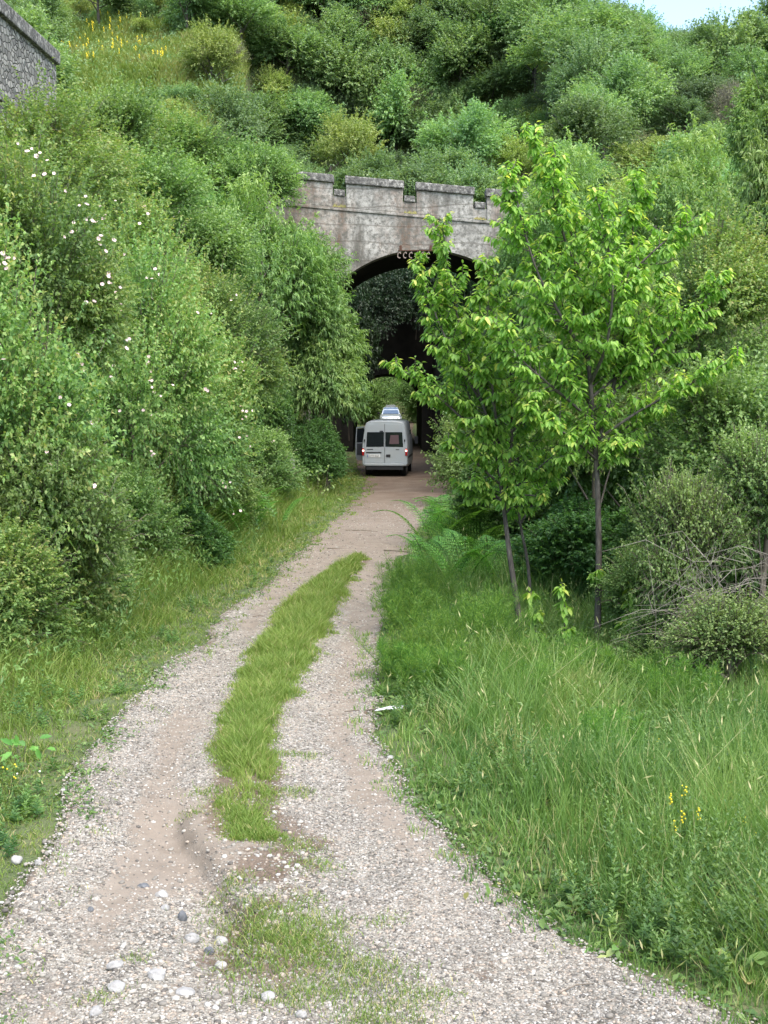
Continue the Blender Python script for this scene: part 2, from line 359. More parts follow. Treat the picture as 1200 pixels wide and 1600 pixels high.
# vehicles
m = M['vanpaint'] = mat('grey_white_paint', (.33, .37, .39), .35, 0, .5); t = NT(m)
t.col(t.mix(t.ramp(t.noise(2.5, 5, .6, t.obj()), [(.45, (0, 0, 0)), (.8, (.35, .35, .35))]), (.33, .37, .39), (.33, .32, .28)))
M['vanpaint'].node_tree.nodes['Principled BSDF'].inputs['Coat Weight'].default_value = .3
M['black'] = mat('black_plastic', (.015, .016, .018), .6); M['tyre'] = mat('tyre_rubber', (.012, .012, .012), .85)
m = M['glass'] = mat('tinted_glass', (.012, .016, .018), .06, 0, .6)
M['rim'] = mat('steel_rim', (.35, .36, .37), .4, .8); M['silver'] = mat('silver_paint', (.55, .60, .63), .25, .5)
M['cream'] = mat('reflection_tint', (.10, .065, .07), .9); M['seat'] = mat('seat_fabric', (.06, .065, .075), .9)
M['plate'] = mat('white_plate', (.62, .64, .62), .5); M['ink'] = mat('black_ink', (.02, .02, .02), .6); M['blue'] = mat('blue_band', (.02, .06, .3), .5)
def emis(name, col, s):
    m = mat(name, col, .3); b = m.node_tree.nodes['Principled BSDF']; b.inputs['Emission Color'].default_value = (*col, 1); b.inputs['Emission Strength'].default_value = s; return m
M['tail'] = mat('red_lens', (.28, .01, .012), .2); M['brake'] = emis('brake_lamp', (1, .42, .34), 2.2)
M['lens'] = mat('clear_lens', (.7, .75, .78), .1)

# ------------------------------------------------------------ ground, track
def grid_mesh(name, xs, ys, zf, m, attrs=None, mask=None):
    X, Yv = np.meshgrid(xs, ys); Z = zf(X, Yv); nx = len(xs); ny = len(ys)
    v = np.stack([X, Yv, Z], -1).reshape(-1, 3)
    i = (np.arange(ny-1)[:, None]*nx+np.arange(nx-1)[None]).ravel(); f = np.stack([i, i+1, i+1+nx, i+nx], -1)
    if mask is not None:
        keep = mask(X, Yv).reshape(-1)[f].all(1); f = f[keep]
    return np_mesh(name, v, f, m, attrs(X, Yv) if attrs else None, True)
xs = np.concatenate([np.arange(-600, -60, 20), np.arange(-60, -12, 1.2), np.arange(-12, 14, .3), np.arange(14, 60, 1.2), np.arange(60, 601, 20)])
ys = np.concatenate([np.arange(-200, -4, 14), np.arange(-4, 40, .4), np.arange(40, 72, .5), np.arange(72, 150, 1.0), np.arange(150, 700, 20)])
g = link('ground', grid_mesh('ground', xs, ys, terrain, M['soil'])); tag(g, kind='structure')

# hillside carried over the far tunnel
TY0, TY1 = 72.0, 84.0
def cover(x, y): return 8.3+.55*(y-68)+(fbm(x*.25, y*.25, 3)-.5)*3.0+1.2*sst(2, 6, np.abs(x-.4))*0
g = link('hill', grid_mesh('hill', np.arange(-6.2, 7.2, .5), np.arange(TY0+.5, TY1+.01, .5), cover, M['soil'])); tag(g, kind='structure')

# track sheet
tv = np.concatenate([np.arange(3.0, 16, .045), np.arange(16, 30, .09), np.arange(30, 60, .2), np.arange(60, 131, .8)])
ns = 90
s_ = np.linspace(0, 1, ns)[None]
Lx = roadL(tv)[:, None]-.05; Rx = roadR(tv)[:, None]+.05
TX = Lx+(Rx-Lx)*s_; TY = np.repeat(tv[:, None], ns, 1)
cl_ = (stripL(tv)+stripR(tv))[:, None]/2
def track_z(X, Y):
    w = sst(40, 30, Y)*1.0
    c = (stripL(Y)+stripR(Y))/2
    ruts = -.045*(np.exp(-((X-(c-.85))/.33)**2)+np.exp(-((X-(c+.85))/.33)**2))*w
    # washed-out gully in the foreground between the wheel tracks
    gx = np.interp(Y, [7, 8.5, 9.4, 10.5, 12], [-.95, -1.02, -1.35, -1.78, -1.95])
    gul = -.14*np.exp(-(np.where(X > gx, (X-gx)/.10, (X-gx)/.34))**2)*sst(7.2, 8.4, Y)*(1-sst(10.2, 11.4, Y))
    return np.interp(Y, [60, 100, 130], [0, 1.1, 2.2])+.02+ruts+gul+.035*(fbm(X*1.8, Y*1.8, 31)-.5)+.02*(fbm(X*9, Y*9, 41)-.5)*sst(35, 20, Y)
TZ = track_z(TX, TY)
TZ[:, 0] -= .14; TZ[:, -1] -= .14
def dirt_at(X, Y):
    c = (stripL(Y)+stripR(Y))/2
    far = sst(17, 26, Y)*.75+sst(24, 34, Y)*.2
    wl = np.exp(-((X-(c+1.55))/.22)**2)*sst(9.5, 11, Y)*.8
    rut = np.exp(-((X-(c-.75-.05))/.22)**2)*.45
    strip = np.exp(-((X-c)/.35)**2)*.5
    right = np.exp(-((X-roadR(Y)+.3)/.25)**2)*.75*sst(8, 11, Y)
    patch = np.exp(-((X+1.75)/.40)**2-((Y-9.9)/1.3)**2)*.95+np.exp(-((X+2.1)/.3)**2-((Y-13)/1.6)**2)*.5
    return np.clip(far+rut+strip+right+patch+(fbm(X*.8, Y*.8, 77)-.5)*.8, 0, 1)
def soil_at(X, Y):
    c = (stripL(Y)+stripR(Y))/2
    in_strip = ((Y > SY0) & (Y < SY1))*np.exp(-((X-c)/.36)**4)
    near = np.exp(-((X+.80)/.50)**2)*sst(11.2, 9.8, Y)*sst(6.8, 8.0, Y)*.95*(fbm(X*3, Y*2, 91)*1.5)
    red = np.exp(-((X-.62)/.25)**2-((Y-7.7)/.4)**2)*.5
    edge_ = np.exp(-((X-roadR(Y))/.12)**2)*.5+np.exp(-((X-roadL(Y))/.15)**2)*.5
    return np.clip(in_strip+near+red+edge_, 0, 1)
v = np.stack([TX, TY, TZ], -1).reshape(-1, 3); ny = len(tv)
i = (np.arange(ny-1)[:, None]*ns+np.arange(ns-1)[None]).ravel(); f = np.stack([i, i+1, i+1+ns, i+ns], -1)
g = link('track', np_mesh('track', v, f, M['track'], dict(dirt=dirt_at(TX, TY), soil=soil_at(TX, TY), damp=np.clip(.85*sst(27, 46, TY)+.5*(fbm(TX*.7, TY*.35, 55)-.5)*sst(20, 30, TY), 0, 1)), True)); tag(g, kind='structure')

# ------------------------------------------------------------ loose gravel (one mass) and single stones
def ico():
    p = (1+5**.5)/2
    v = unit(np.array([(-1, p, 0), (1, p, 0), (-1, -p, 0), (1, -p, 0), (0, -1, p), (0, 1, p), (0, -1, -p), (0, 1, -p), (p, 0, -1), (p, 0, 1), (-p, 0, -1), (-p, 0, 1)], float))
    f = np.array([(0, 11, 5), (0, 5, 1), (0, 1, 7), (0, 7, 10), (0, 10, 11), (1, 5, 9), (5, 11, 4), (11, 10, 2), (10, 7, 6), (7, 1, 8), (3, 9, 4), (3, 4, 2), (3, 2, 6), (3, 6, 8), (3, 8, 9), (4, 9, 5), (2, 4, 11), (6, 2, 10), (8, 6, 7), (9, 8, 1)])
    return v, f
def stones(n, y0, y1, smin, smax, w, seed):
    r = np.random.default_rng(seed)
    Y = y0+(y1-y0)*r.random(n*3)**1.4; a = roadL(Y)-.10; b = roadR(Y)+.1
    X = a+(b-a)*r.random(n*3)
    keep = (r.random(n*3) < w(X, Y)); X = X[keep][:n]; Y = Y[keep][:n]; n = len(X)
    v0, f0 = ico(); s = smin+(smax-smin)*r.random(n)**2.4
    sc = np.stack([s*(.8+.5*r.random(n)), s*(.8+.5*r.random(n)), s*(.45+.35*r.random(n))], -1)
    V = v0[None]*(1+.35*(r.random((n, 12, 1))-.5))*sc[:, None]
    a = r.random(n)*2*pi; ca, sa = np.cos(a)[:, None], np.sin(a)[:, None]
    V = np.stack([V[..., 0]*ca-V[..., 1]*sa, V[..., 0]*sa+V[..., 1]*ca, V[..., 2]+V[..., 0]*(r.random((n, 1))-.5)*.5], -1)
    V += np.stack([X, Y, track_z(X, Y)+s*.12], -1)[:, None]
    Fc = (f0[None]+12*np.arange(n)[:, None, None]).reshape(-1, 3)
    return V.reshape(-1, 3), Fc, np.repeat(r.random(n), 12)
def wg(X, Y): return np.clip(1.15-1.0*dirt_at(X, Y)-.7*soil_at(X, Y), .05, 1)
def wbig(X, Y): return np.where(X < -.6, 1.0, .18)*np.clip(1.1-soil_at(X, Y)*.3-np.exp(-((X+1.9)/.35)**2)*.8, .05, 1)*sst(13, 9, Y)
A = [stones(60000, 5.5, 18, .005, .014, wg, 1), stones(2200, 5.5, 12, .011, .026, wbig, 2), stones(9000, 15, 42, .007, .02, lambda X, Y: .15+.85*vnoise(X*1.7, Y*.8, 4), 3)]
nv = 0; VV = []; FF = []; TT = []
for a, b, c in A: VV.append(a); FF.append(b+nv); TT.append(c); nv += len(a)
g = link('gravel', np_mesh('gravel', np.concatenate(VV), np.concatenate(FF), M['gravel'], dict(tint=np.concatenate(TT))))
tag(g, 'loose white and pinkish gravel spread over the wheel tracks', 'gravel', kind='stuff')

def rock(px, py, wpx, hpx, label, m='rock'):
    b = G(px, py); sc = math.hypot(*b[:2])/F; w = wpx*sc/2; h = hpx*sc/2
    import bmesh
    bm = bmesh.new(); bmesh.ops.create_icosphere(bm, subdivisions=3, radius=1)
    r = np.random.default_rng(int(px*7+py)); k = r.random(3)*10
    for q in bm.verts:
        c = q.co; n = fbm(np.array([c.x*1.6+k[0]+c.z]), np.array([c.y*1.6+k[1]-c.z]), 3)[0]
        q.co = Vector((c.x*w, c.y*w*.8, c.z*h*1.1))*(.7+.6*n)
    me = bpy.data.meshes.new('stone'); bm.to_mesh(me); bm.free(); me.materials.append(M[m])
    o = link('stone', me); zz = float(track_z(np.array([b[0]]), np.array([b[1]]))[0])
    o.location = (b[0], b[1], zz+h*.35); o.rotation_euler = (0, 0, r.random()*6)
    tag(o, label, 'stone', 'stones lying loose on the track')
for a in [(300, 1458, 26, 17, 'round white stone in the mud hollow of the left wheel track'),
          (345, 1448, 24, 15, 'white stone just right of the round one, at the edge of the brown soil'),
          (285, 1430, 17, 20, 'blue-grey dark stone above the white ones in the washed-out gully', 'rock_dark'),
          (326, 1470, 20, 14, 'brown half-buried stone right below the round white one', 'rock_dark'),
          (252, 1394, 20, 12, 'white stone at the upper end of the gully row'),
          (258, 1417, 16, 11, 'small pale stone in the gully row between two white ones'),
          (224, 1379, 18, 9, 'flat dark grey stone at the top of the gully', 'rock_dark'),
          (245, 1530, 36, 15, 'wide flat pale grey stone in the foreground gravel'),
          (182, 1547, 34, 16, 'large grey stone with a dark underside at the bottom left'),
          (180, 1513, 28, 14, 'pale cream stone left of the wide flat one'),
          (345, 1497, 22, 14, 'white stone below the muddy hollow beside the grass tuft'),
          (418, 1562, 26, 16, 'grey stone in front of the near grass tufts'),
          (26, 1350, 18, 14, 'light grey stone lying in the left grass edge'),
          (60, 1353, 16, 10, 'small white stone beside the left grass edge'),
          (142, 1416, 12, 8, 'small black stone alone in the fine left wheel track', 'rock_dark'),
          (290, 1558, 32, 10, 'flat pinkish stone near the bottom edge of the foreground'),
          (150, 1585, 24, 15, 'bright white stone at the very bottom left'),
          (470, 1585, 22, 14, 'rounded cream stone at the bottom between grass tufts'),
          (610, 1187, 14, 6, 'white pebble on the bare dirt right of the right wheel track')]:
    rock(*a)

# ------------------------------------------------------------ leaves, crowns
def leaves(Pp, D, N, L, W, tint, six=False, sag=0.0):
    """diamond or six-point folded leaves; returns verts, quads, tint"""
    D = unit(D); S = unit(np.cross(D, N)); N = unit(np.cross(S, D)); n = len(Pp)
    L = np.broadcast_to(np.asarray(L, float), (n,))[:, None]; W = np.broadcast_to(np.asarray(W, float), (n,))[:, None]
    dn = np.array([0, 0, -1.0])
    if not six:
        V = np.stack([Pp, Pp+D*L*.45+S*W*.5+N*W*.12, Pp+D*L+dn*L*sag, Pp+D*L*.45-S*W*.5+N*W*.12], 1)
        return V.reshape(-1, 3), (np.arange(n)[:, None]*4+np.arange(4)[None]), np.repeat(tint, 4)
    V = np.stack([Pp, Pp+D*L*.5+dn*L*sag*.3, Pp+D*L+dn*L*sag,
                  Pp+D*L*.28+S*W*.42+N*W*.16, Pp+D*L*.66+S*W*.42+N*W*.14+dn*L*sag*.45,
                  Pp+D*L*.28-S*W*.42+N*W*.16, Pp+D*L*.66-S*W*.42+N*W*.14+dn*L*sag*.45], 1)
    q = np.array([[0, 3, 4, 1], [1, 4, 2, 2], [0, 1, 6, 5], [1, 2, 2, 6]])
    q = np.array([[0, 3, 4, 1], [0, 1, 6, 5]]); tq = np.array([[1, 4, 2], [1, 2, 6]])
    # keep all quads: tip quads share the blade point
    V = np.concatenate([V, (Pp+D*L*.86+dn*L*sag*.75+S*W*.16)[:, None], (Pp+D*L*.86+dn*L*sag*.75-S*W*.16)[:, None]], 1)
    q = np.array([[0, 3, 4, 1], [0, 1, 6, 5], [1, 4, 7, 2], [1, 2, 8, 6]])
    Q = (np.arange(n)[:, None, None]*9+q[None]).reshape(-1, 4)
    return V.reshape(-1, 3), Q, np.repeat(tint, 9)
def tubes_np(A, B, Cc, r0, r1):
    """three-sided curved twigs from A over B to C"""
    n = len(A); V = []
    for Pt, rr in ((A, r0), (B, (r0+r1)/2), (Cc, r1)):
        d = unit(Cc-A); s = unit(np.cross(d, np.array([.2, .3, .93]))); u = np.cross(s, d); rr = np.broadcast_to(rr, (n,))[:, None]
        for k in range(3): V.append(Pt+(s*cos(2.094*k)+u*sin(2.094*k))*rr)
    V = np.stack(V, 1); q = [[a*3+k, a*3+(k+1) % 3, (a+1)*3+(k+1) % 3, (a+1)*3+k] for a in range(2) for k in range(3)]
    return V.reshape(-1, 3), (np.arange(n)[:, None, None]*9+np.array(q)[None]).reshape(-1, 4)

def crown_data(seed, R, T, k, L, W, nl=16, lobe=.42, twig=.35, droop=.25, up=.6, low=-.35, six=False, sag=.1, tipc=0.0, shoots=.08, rag=.16, core=(.55, .5)):
    """R half sizes; crown of nl lobes, T twigs carrying k leaves; centre at origin"""
    r = np.random.default_rng(seed); R = np.array(R, float)
    d = unit(r.normal(size=(nl*3, 3))); d = d[d[:, 2] > low][:nl]; nl = len(d)
    rad = lobe*(.7+.6*r.random(nl)); cen = d*(1-rad[:, None]*.8)*(.75+.3*r.random((nl, 1))); cen = np.concatenate([cen, [[0, 0, 0], [0, 0, .25]]]); rad = np.append(rad, core)
    li = r.integers(0, nl+2, T); dd = unit(r.normal(size=(T, 3))+d[np.minimum(li, nl-1)]*.9+np.array([0, 0, .3]))
    reach = rad[li]*(1-rag*1.2+rag*2*r.random(T)**.7)
    sh = r.random(T) < shoots; reach = np.where(sh, reach*(1.15+.35*r.random(T)), reach)
    tip = cen[li]+dd*reach[:, None]; tl = twig*(.6+.8*r.random(T))
    base = tip-unit(dd*.6+unit(tip)*.6+np.array([0, 0, .35]))*tl[:, None]
    mid = (tip+base)/2+np.array([0, 0, .07])*tl[:, None]; tip = tip-np.array([0, 0, 1])*(droop*tl*.5)[:, None]
    A, B, E = base*R, mid*R, tip*R
    tt = (np.arange(k)[None]+r.random((T, k)))/k; tt = tt**.8
    a = tt[..., None]; Pp = (1-a)**2*A[:, None]+2*a*(1-a)*B[:, None]+a*a*E[:, None]
    td = unit(E-A)[:, None]; side = r.normal(size=(T, k, 3))
    D = unit(td*.7+side*.55+np.array([0, 0, -1])*droop)
    N = unit(unit(E)[:, None]*.35+np.array([0, 0, 1])*up+r.normal(size=(T, k, 3))*.45)
    lt = r.random(nl+2)[li]; tint = np.clip(.15+.35*lt[:, None]+.38*r.random((T, k))+tipc*(tt**2)*(.3+.7*r.random((T, 1)))*(unit(E)[:, 2:3]*.5+.6), 0, 1)
    Ls = L*(.65+.6*r.random((T, k))).ravel()
    return leaves(Pp.reshape(-1, 3), D.reshape(-1, 3), N.reshape(-1, 3), Ls, Ls*W, tint.ravel(), six, sag), (A, B, E)
def crown_mesh(name, m, *a, **k):
    (v, q, t), tw = crown_data(*a, **k); return np_mesh(name, v, q, m, dict(tint=t)), tw
def branch_mesh(name, R, m, trunk_h, r0, tw, seed, nb=7, keep=.12):
    """trunk from the ground (z=-trunk_h) and limbs into the crown centred on the origin, plus fine twigs"""
    r = np.random.default_rng(seed); b = MB(); R = np.array(R)
    top = Vector((r.normal()*.1*R[0], r.normal()*.1*R[1], R[2]*.55)); bs = Vector((0, 0, -trunk_h))
    pts = [bs, bs.lerp(top, .35)+Vector((r.normal()*.06*R[0], r.normal()*.06*R[0], 0)), bs.lerp(top, .7), top]
    b.tube(pts, [r0, r0*.75, r0*.5, r0*.12], 7)
    for i in range(nb):
        tt_ = .3+.55*i/nb; s = pts[0].lerp(pts[1], tt_/.35) if tt_ < .35 else (pts[1].lerp(pts[2], (tt_-.35)/.35) if tt_ < .7 else pts[2].lerp(pts[3], (tt_-.7)/.3)); a = 2*pi*(i*.382+r.random()*.1)
        e = Vector((cos(a)*R[0]*.75, sin(a)*R[1]*.75, R[2]*(-.25+.9*i/nb+.15*r.random())))
        mm = s.lerp(e, .5)+Vector((0, 0, R[2]*.08*r.random())); rr = r0*(.45-.25*i/nb)
        b.tube([s, mm, e], [rr, rr*.6, rr*.15], 5, False)
    tr = np.concatenate(b.v); fq = [x for x in b.f if len(x) == 4]
    A, B, E = [x[:int(len(x)*keep)] for x in tw]
    v2, q2 = tubes_np(A, B, E, r0*.05+.004, .002)
    return np_mesh(name, np.concatenate([tr, v2]), np.concatenate([np.array(fq), q2+len(tr)]), m)

def plant(name, cm, bm, parts, x, y, z, rz, sc, label, cat, group=None):
    o = empty(name, (x, y, z), rz, sc); tag(o, label, cat, group)
    c = link(parts[0], cm, o); b = link(parts[1], bm, o)
    return o

# ------------------------------------------------------------ hillside trees: a few kinds, copied one by one
KINDS = {}
def kind(key, name, m, R, T, k, L, W, seed, r0, barkm='bark', nvar=2, **kw):
    out = []
    for i in range(nvar):
        cm, tw = crown_mesh(name+'_crown', M[m], seed+i*11, R, T, k, L, W, **kw)
        dz = R[2]*.95+.25*R[2]
        cmv = np.empty(len(cm.vertices)*3, np.float32); cm.vertices.foreach_get('co', cmv); cmv[2::3] += dz; cm.vertices.foreach_set('co', cmv)
        bm = branch_mesh(name+'_trunk', R, M[barkm], dz+.4, r0, tw, seed+i)
        bv = np.empty(len(bm.vertices)*3, np.float32); bm.vertices.foreach_get('co', bv); bv[2::3] += dz; bm.vertices.foreach_set('co', bv)
        cm.update(); bm.update()
        out.append((cm, bm, dz*2))
    KINDS[key] = (name, out)
kind('fresh', 'broadleaf_tree', 'wood_a', (3.4, 3.1, 3.3), 1800, 13, .20, .55, 101, .16, nl=11, lobe=.44, nvar=5, rag=.42, shoots=.22, core=(.34, .3), up=.75)
kind('blue', 'broadleaf_tree', 'wood_b', (3.2, 3.1, 3.0), 1800, 13, .18, .6, 202, .15, nl=11, lobe=.42, nvar=4, rag=.42, shoots=.22, core=(.34, .3), up=.75)
kind('dark', 'evergreen_oak', 'wood_c', (2.4, 2.4, 2.3), 1500, 13, .13, .6, 303, .15, nl=12, lobe=.40, nvar=3, rag=.38, shoots=.2, core=(.36, .3))
kind('yellow', 'broadleaf_tree', 'wood_d', (2.6, 2.5, 2.4), 1400, 13, .17, .5, 404, .13, nl=10, lobe=.44, nvar=3, rag=.42, shoots=.22, core=(.34, .3), up=.75)
kind('grey', 'bare_tree', 'wood_g', (2.4, 2.3, 2.6), 1300, 3, .10, .6, 505, .12, 'greytwig', 1, nl=16, lobe=.4)
kind('bush', 'bush', 'wood_d', (1.6, 1.5, 1.1), 700, 13, .11, .45, 606, .05, nl=12, lobe=.42, low=-.1, shoots=.2)
kind('bushg', 'bush', 'wood_b', (1.5, 1.5, 1.2), 700, 13, .10, .5, 707, .05, nl=12, lobe=.40, low=-.1, shoots=.2)
# more twigs shown on the bare trees
n_, lst = KINDS['grey']; cm, bm, hh = lst[0]
cm2, tw = crown_mesh('x', M['wood_g'], 505, (2.4, 2.3, 2.6), 1300, 1, .1, .6, nl=16, lobe=.4)
bm2 = branch_mesh('bare_tree_trunk', (2.4, 2.3, 2.6), M['greytwig'], hh/2+.4, .12, tw, 505, 9, .95)
bv = np.empty(len(bm2.vertices)*3, np.float32); bm2.vertices.foreach_get('co', bv); bv[2::3] += hh/2; bm2.vertices.foreach_set('co', bv); bm2.update()
lst[0] = (cm, bm2, hh)

def screen(x, y, z):
    d = np.array([x, y, z-HEYE]); yy = d@_f; return 600+F*d[0]/yy, 800-F*(d@_u)/yy
COLN = [(60, 'at the left edge'), (170, 'above the stone wall'), (290, 'beside the flowering slope'), (400, 'right of the flowering slope'), (470, 'above the parapet\'s hidden end'), (540, 'above the leftmost parapet block'),
        (630, 'above the middle parapet block'), (740, 'above the right parapet block'), (830, 'above the cherry tree tip'), (920, 'behind the cherry tree top'), (1010, 'left of the sky gap'),
        (1100, 'under the sky gap'), (2000, 'at the right edge')]
ROWN = [(60, 'on the crest'), (110, 'just below the crest'), (160, 'high up'), (210, 'halfway down'), (260, 'low down'), (310, 'just behind the bridge'), (3000, 'at the hill foot')]
ADJ = {'fresh': 'fresh green tree', 'blue': 'blue-green tree', 'dark': 'dark evergreen tree', 'yellow': 'yellow-green tree', 'grey': 'grey half-bare tree', 'bush': 'yellow-green bush', 'bushg': 'grey-green bush'}
CATS = {'bush': 'bush', 'bushg': 'bush'}
hill_list = []
r = np.random.default_rng(21)
def hill_z(x, y):
    z = float(terrain(np.array([x]), np.array([y]))[0])
    if TY0+.5 < y < TY1 and -5.5 < x < 6.4: z = float(cover(np.array([x]), np.array([y]))[0])
    return z
y = 70.0
while y < 143:
    hw = y*.31+2.5; x = -hw+r.random()*2
    while x < hw:
        yy = y+(r.random()-.5)*3; z = hill_z(x, yy); px, py = screen(x, yy, z+2.5)
        in_notch = (abs(x-.4) < 5.2 and yy < TY0+1) or (abs(x-.6) < 11 and 83.5 < yy < 114)
        # meadow with flowers, upper left
        mead = 80 < px < 330 and 25 < py < 118
        if not in_notch and not (mead):
            k_ = r.choice(['fresh', 'blue', 'dark', 'yellow', 'grey', 'fresh'], p=[.34, .24, .14, .14, .03, .11])
            if py > 240 and 560 < px < 760: k_ = r.choice(['dark', 'blue'])
            if px < 330: k_ = r.choice(['bush', 'bushg', 'fresh', 'blue'], p=[.35, .3, .2, .15])
            if py < 60 and px > 790: k_ = r.choice(['dark', 'fresh', 'blue'])
            if 70 < px < 340 and 100 < py < 215: k_ = r.choice(['bush', 'bushg'])
            sc = (.75+.5*r.random())*(.72 if y < 80 else 1.0)
            if py < 75 and 930 < px < 1190: sc *= .42
            hill_list.append((k_, x, yy, z, sc))
        x += 3.2+1.6*r.random()
    y += 4.0
# distinct ones
for k_, px, py, Y, sc in [('fresh', 485, 120, 112, 1.25), ('grey', 588, 75, 122, 1.0), ('dark', 915, 85, 128, 1.15), ('fresh', 1040, 190, 104, 1.5), ('grey', 800, 175, 96, .8), ('dark', 340, 75, 118, .9), ('dark', 35, 60, 64, .9),
                          ('fresh', 700, 130, 106, 1.25), ('yellow', 1000, 330, 70, .95), ('yellow', 1120, 330, 66, .9), ('fresh', 1090, 290, 76, .9), ('dark', 330, 190, 84, .7), ('bushg', 400, 240, 75, 1.2),
                          ('bushg', 200, 190, 62, 1.2), ('bush', 130, 200, 56, 1.1), ('bushg', 330, 290, 58, 1.3), ('bush', 240, 250, 54, 1.2), ('bush', 420, 330, 57, 1.0), ('bushg', 150, 260, 48, 1.3),
                          ('bush', 60, 230, 46, 1.2), ('bush', 330, 380, 54, 1.3), ('bushg', 110, 130, 70, 1.1), ('fresh', 625, 105, 119, 1.0), ('blue', 655, 130, 117, .9), ('yellow', 640, 80, 122, .9), ('fresh', 600, 150, 116, .8), ('blue', 690, 150, 116, .9), ('dark', 560, 140, 116, .8), ('fresh', 730, 150, 116, .9), ('fresh', 510, 150, 116, .9), ('blue', 470, 140, 116, .9), ('fresh', 620, 110, 118, 1.2), ('blue', 700, 90, 120, 1.1), ('fresh', 540, 100, 119, 1.1), ('yellow', 470, 95, 120, 1.0), ('blue', 780, 110, 119, 1.1), ('dark', 580, 60, 126, 1.0), ('fresh', 660, 50, 128, 1.1), ('blue', 430, 60, 124, 1.1), ('yellow', 740, 60, 127, 1.1), ('fresh', 500, 60, 127, 1.0), ('dark', 650, 215, 74, .8), ('dark', 590, 230, 76, .75), ('fresh', 560, 175, 84, 1.0), ('blue', 730, 250, 74, .8)]:
    p = P(px, py, Y); hill_list.append((k_, p[0], Y, hill_z(p[0], Y), sc))
def hit(px, py):
    d = ray(px, py); t = np.arange(62, 170, .25)/d[1]; pts = np.array([0, 0, HEYE])+d*t[:, None]; zt = terrain(pts[:, 0], pts[:, 1])
    inc = (pts[:, 1] > TY0+.5) & (pts[:, 1] < TY1) & (np.abs(pts[:, 0]-.4) < 6); zt = np.where(inc, np.maximum(zt, cover(pts[:, 0], pts[:, 1])), zt)
    k = np.flatnonzero(pts[:, 2] < zt); return pts[k[0]] if len(k) else None
for py in (35, 75, 120, 165, 215, 255):
    for px in np.arange(415, 860, 62):
        q = hit(px+r.random()*40-20, py+r.random()*30-5)
        if q is not None: hill_list.append((r.choice(['fresh', 'blue', 'yellow', 'dark', 'fresh']), q[0], q[1], q[2], (.62+.3*r.random())*q[1]/105))
used = {}; recs = []
for (k_, x, y, z, sc) in hill_list:
    px, py = screen(x, y, z+2.5); pt = screen(x, y, z+6)[1]
    if 950 < px < 1190 and y > 85:      # trees kept lower under the patch of open sky
        sc = min(sc, max(.3, (P(px, -2+30*r.random(), y)[2]-z)/(8.6 if not k_.startswith('bush') else 3)))
    if pt > 420 or px < -60 or px > 1260 or py < -170: continue
    lab = f"{ADJ[k_]} {next(n for a, n in ROWN if py < a)} {next(n for a, n in COLN if px < a)}"
    recs.append((lab, k_, x, y, z, sc, px)); used.setdefault(lab, []).append(len(recs)-1)
fin = {}
for lab, idx in used.items():
    if len(idx) == 1: fin[idx[0]] = lab; continue
    idx = sorted(idx, key=lambda i: recs[i][6]); nm = {2: ['left', 'right'], 3: ['left', 'middle', 'right']}
    for j, i in enumerate(idx):
        fin[i] = lab+', '+({2: ['leftmost', 'rightmost'], 3: ['leftmost', 'middle', 'rightmost']}.get(len(idx)) or ['leftmost', 'second from left', 'third from left', 'fourth from left', 'fifth from left', 'sixth from left', 'seventh from left', 'eighth from left', 'ninth from left', 'tenth from left'][:len(idx)-1]+['rightmost'])[j]
for i, (lab, k_, x, y, z, sc, px) in enumerate(recs):
    name, lst = KINDS[k_]; cm, bm, hh = lst[i % len(lst)]
    s3 = (sc*(.9+.5*r.random()), sc*(.85+.4*r.random()), sc*(.75+.35*r.random()))
    isb = k_.startswith('bush')
    plant(name, cm, bm, ('leaves', 'stem') if isb else ('crown', 'trunk'), x, y, z-.2, r.random()*6.28, s3, fin[i], CATS.get(k_, 'tree'), 'bushes on the slopes' if isb else 'trees on the wooded hillside')
print('hill plants', len(recs))

# ------------------------------------------------------------ the arched railway bridge
BY = 53.2; BD = 7.6                                    # face of the bridge and its depth
def topz(x): return 11.12-.088*(x-1.3)                 # ledge height under the parapet blocks, falling to the right
HW = 4.75; ZC = 9.48; RAD = 5.2
def arch(x):
    d = np.abs(np.asarray(x, float)-XC)
    return ZC-RAD+np.sqrt(np.maximum(RAD**2-d**2, 0))
bridge = empty('bridge', (XC, BY, 0)); inv = Matrix.Translation((-XC, -BY, 0))
tag(bridge, 'weathered concrete arch bridge with blocky parapet over the track', 'bridge')
def bb(mb, name, m, parent=None, **k):
    if parent is None: parent = bridge
    o = mb.build(name, M[m], parent, **k); o.matrix_parent_inverse = inv; return o
ax = np.linspace(XC-HW, XC+HW, 49)
def topc(x): return topz(x)-.352
mb = MB(); Y0 = BY; Y1 = BY+BD
outer = [XC-15]+[XC-HW]; 
for (a, b) in ((XC-15, XC-HW), (XC+HW, XC+15)):
    mb.add([(a, Y0, -1), (b, Y0, -1), (b, Y0, topc(b)), (a, Y0, topc(a)), (a, Y0+.8, -1), (b, Y0+.8, -1), (b, Y0+.8, topc(b)), (a, Y0+.8, topc(a))],
           [(0, 1, 2, 3), (4, 7, 6, 5), (3, 2, 6, 7), (0, 4, 5, 1), (0, 3, 7, 4), (1, 5, 6, 2)])
for i in range(48):
    a, b = ax[i], ax[i+1]; za, zb = float(arch(a)), float(arch(b))
    mb.add([(a, Y0, za), (b, Y0, zb), (b, Y0, topc(b)), (a, Y0, topc(a)), (a, Y0+.8, za), (b, Y0+.8, zb), (b, Y0+.8, topc(b)), (a, Y0+.8, topc(a))],
           [(0, 1, 2, 3), (4, 7, 6, 5), (3, 2, 6, 7), (0, 4, 5, 1)])
bb(mb, 'face_wall', 'concrete', fix=False)
mb = MB()
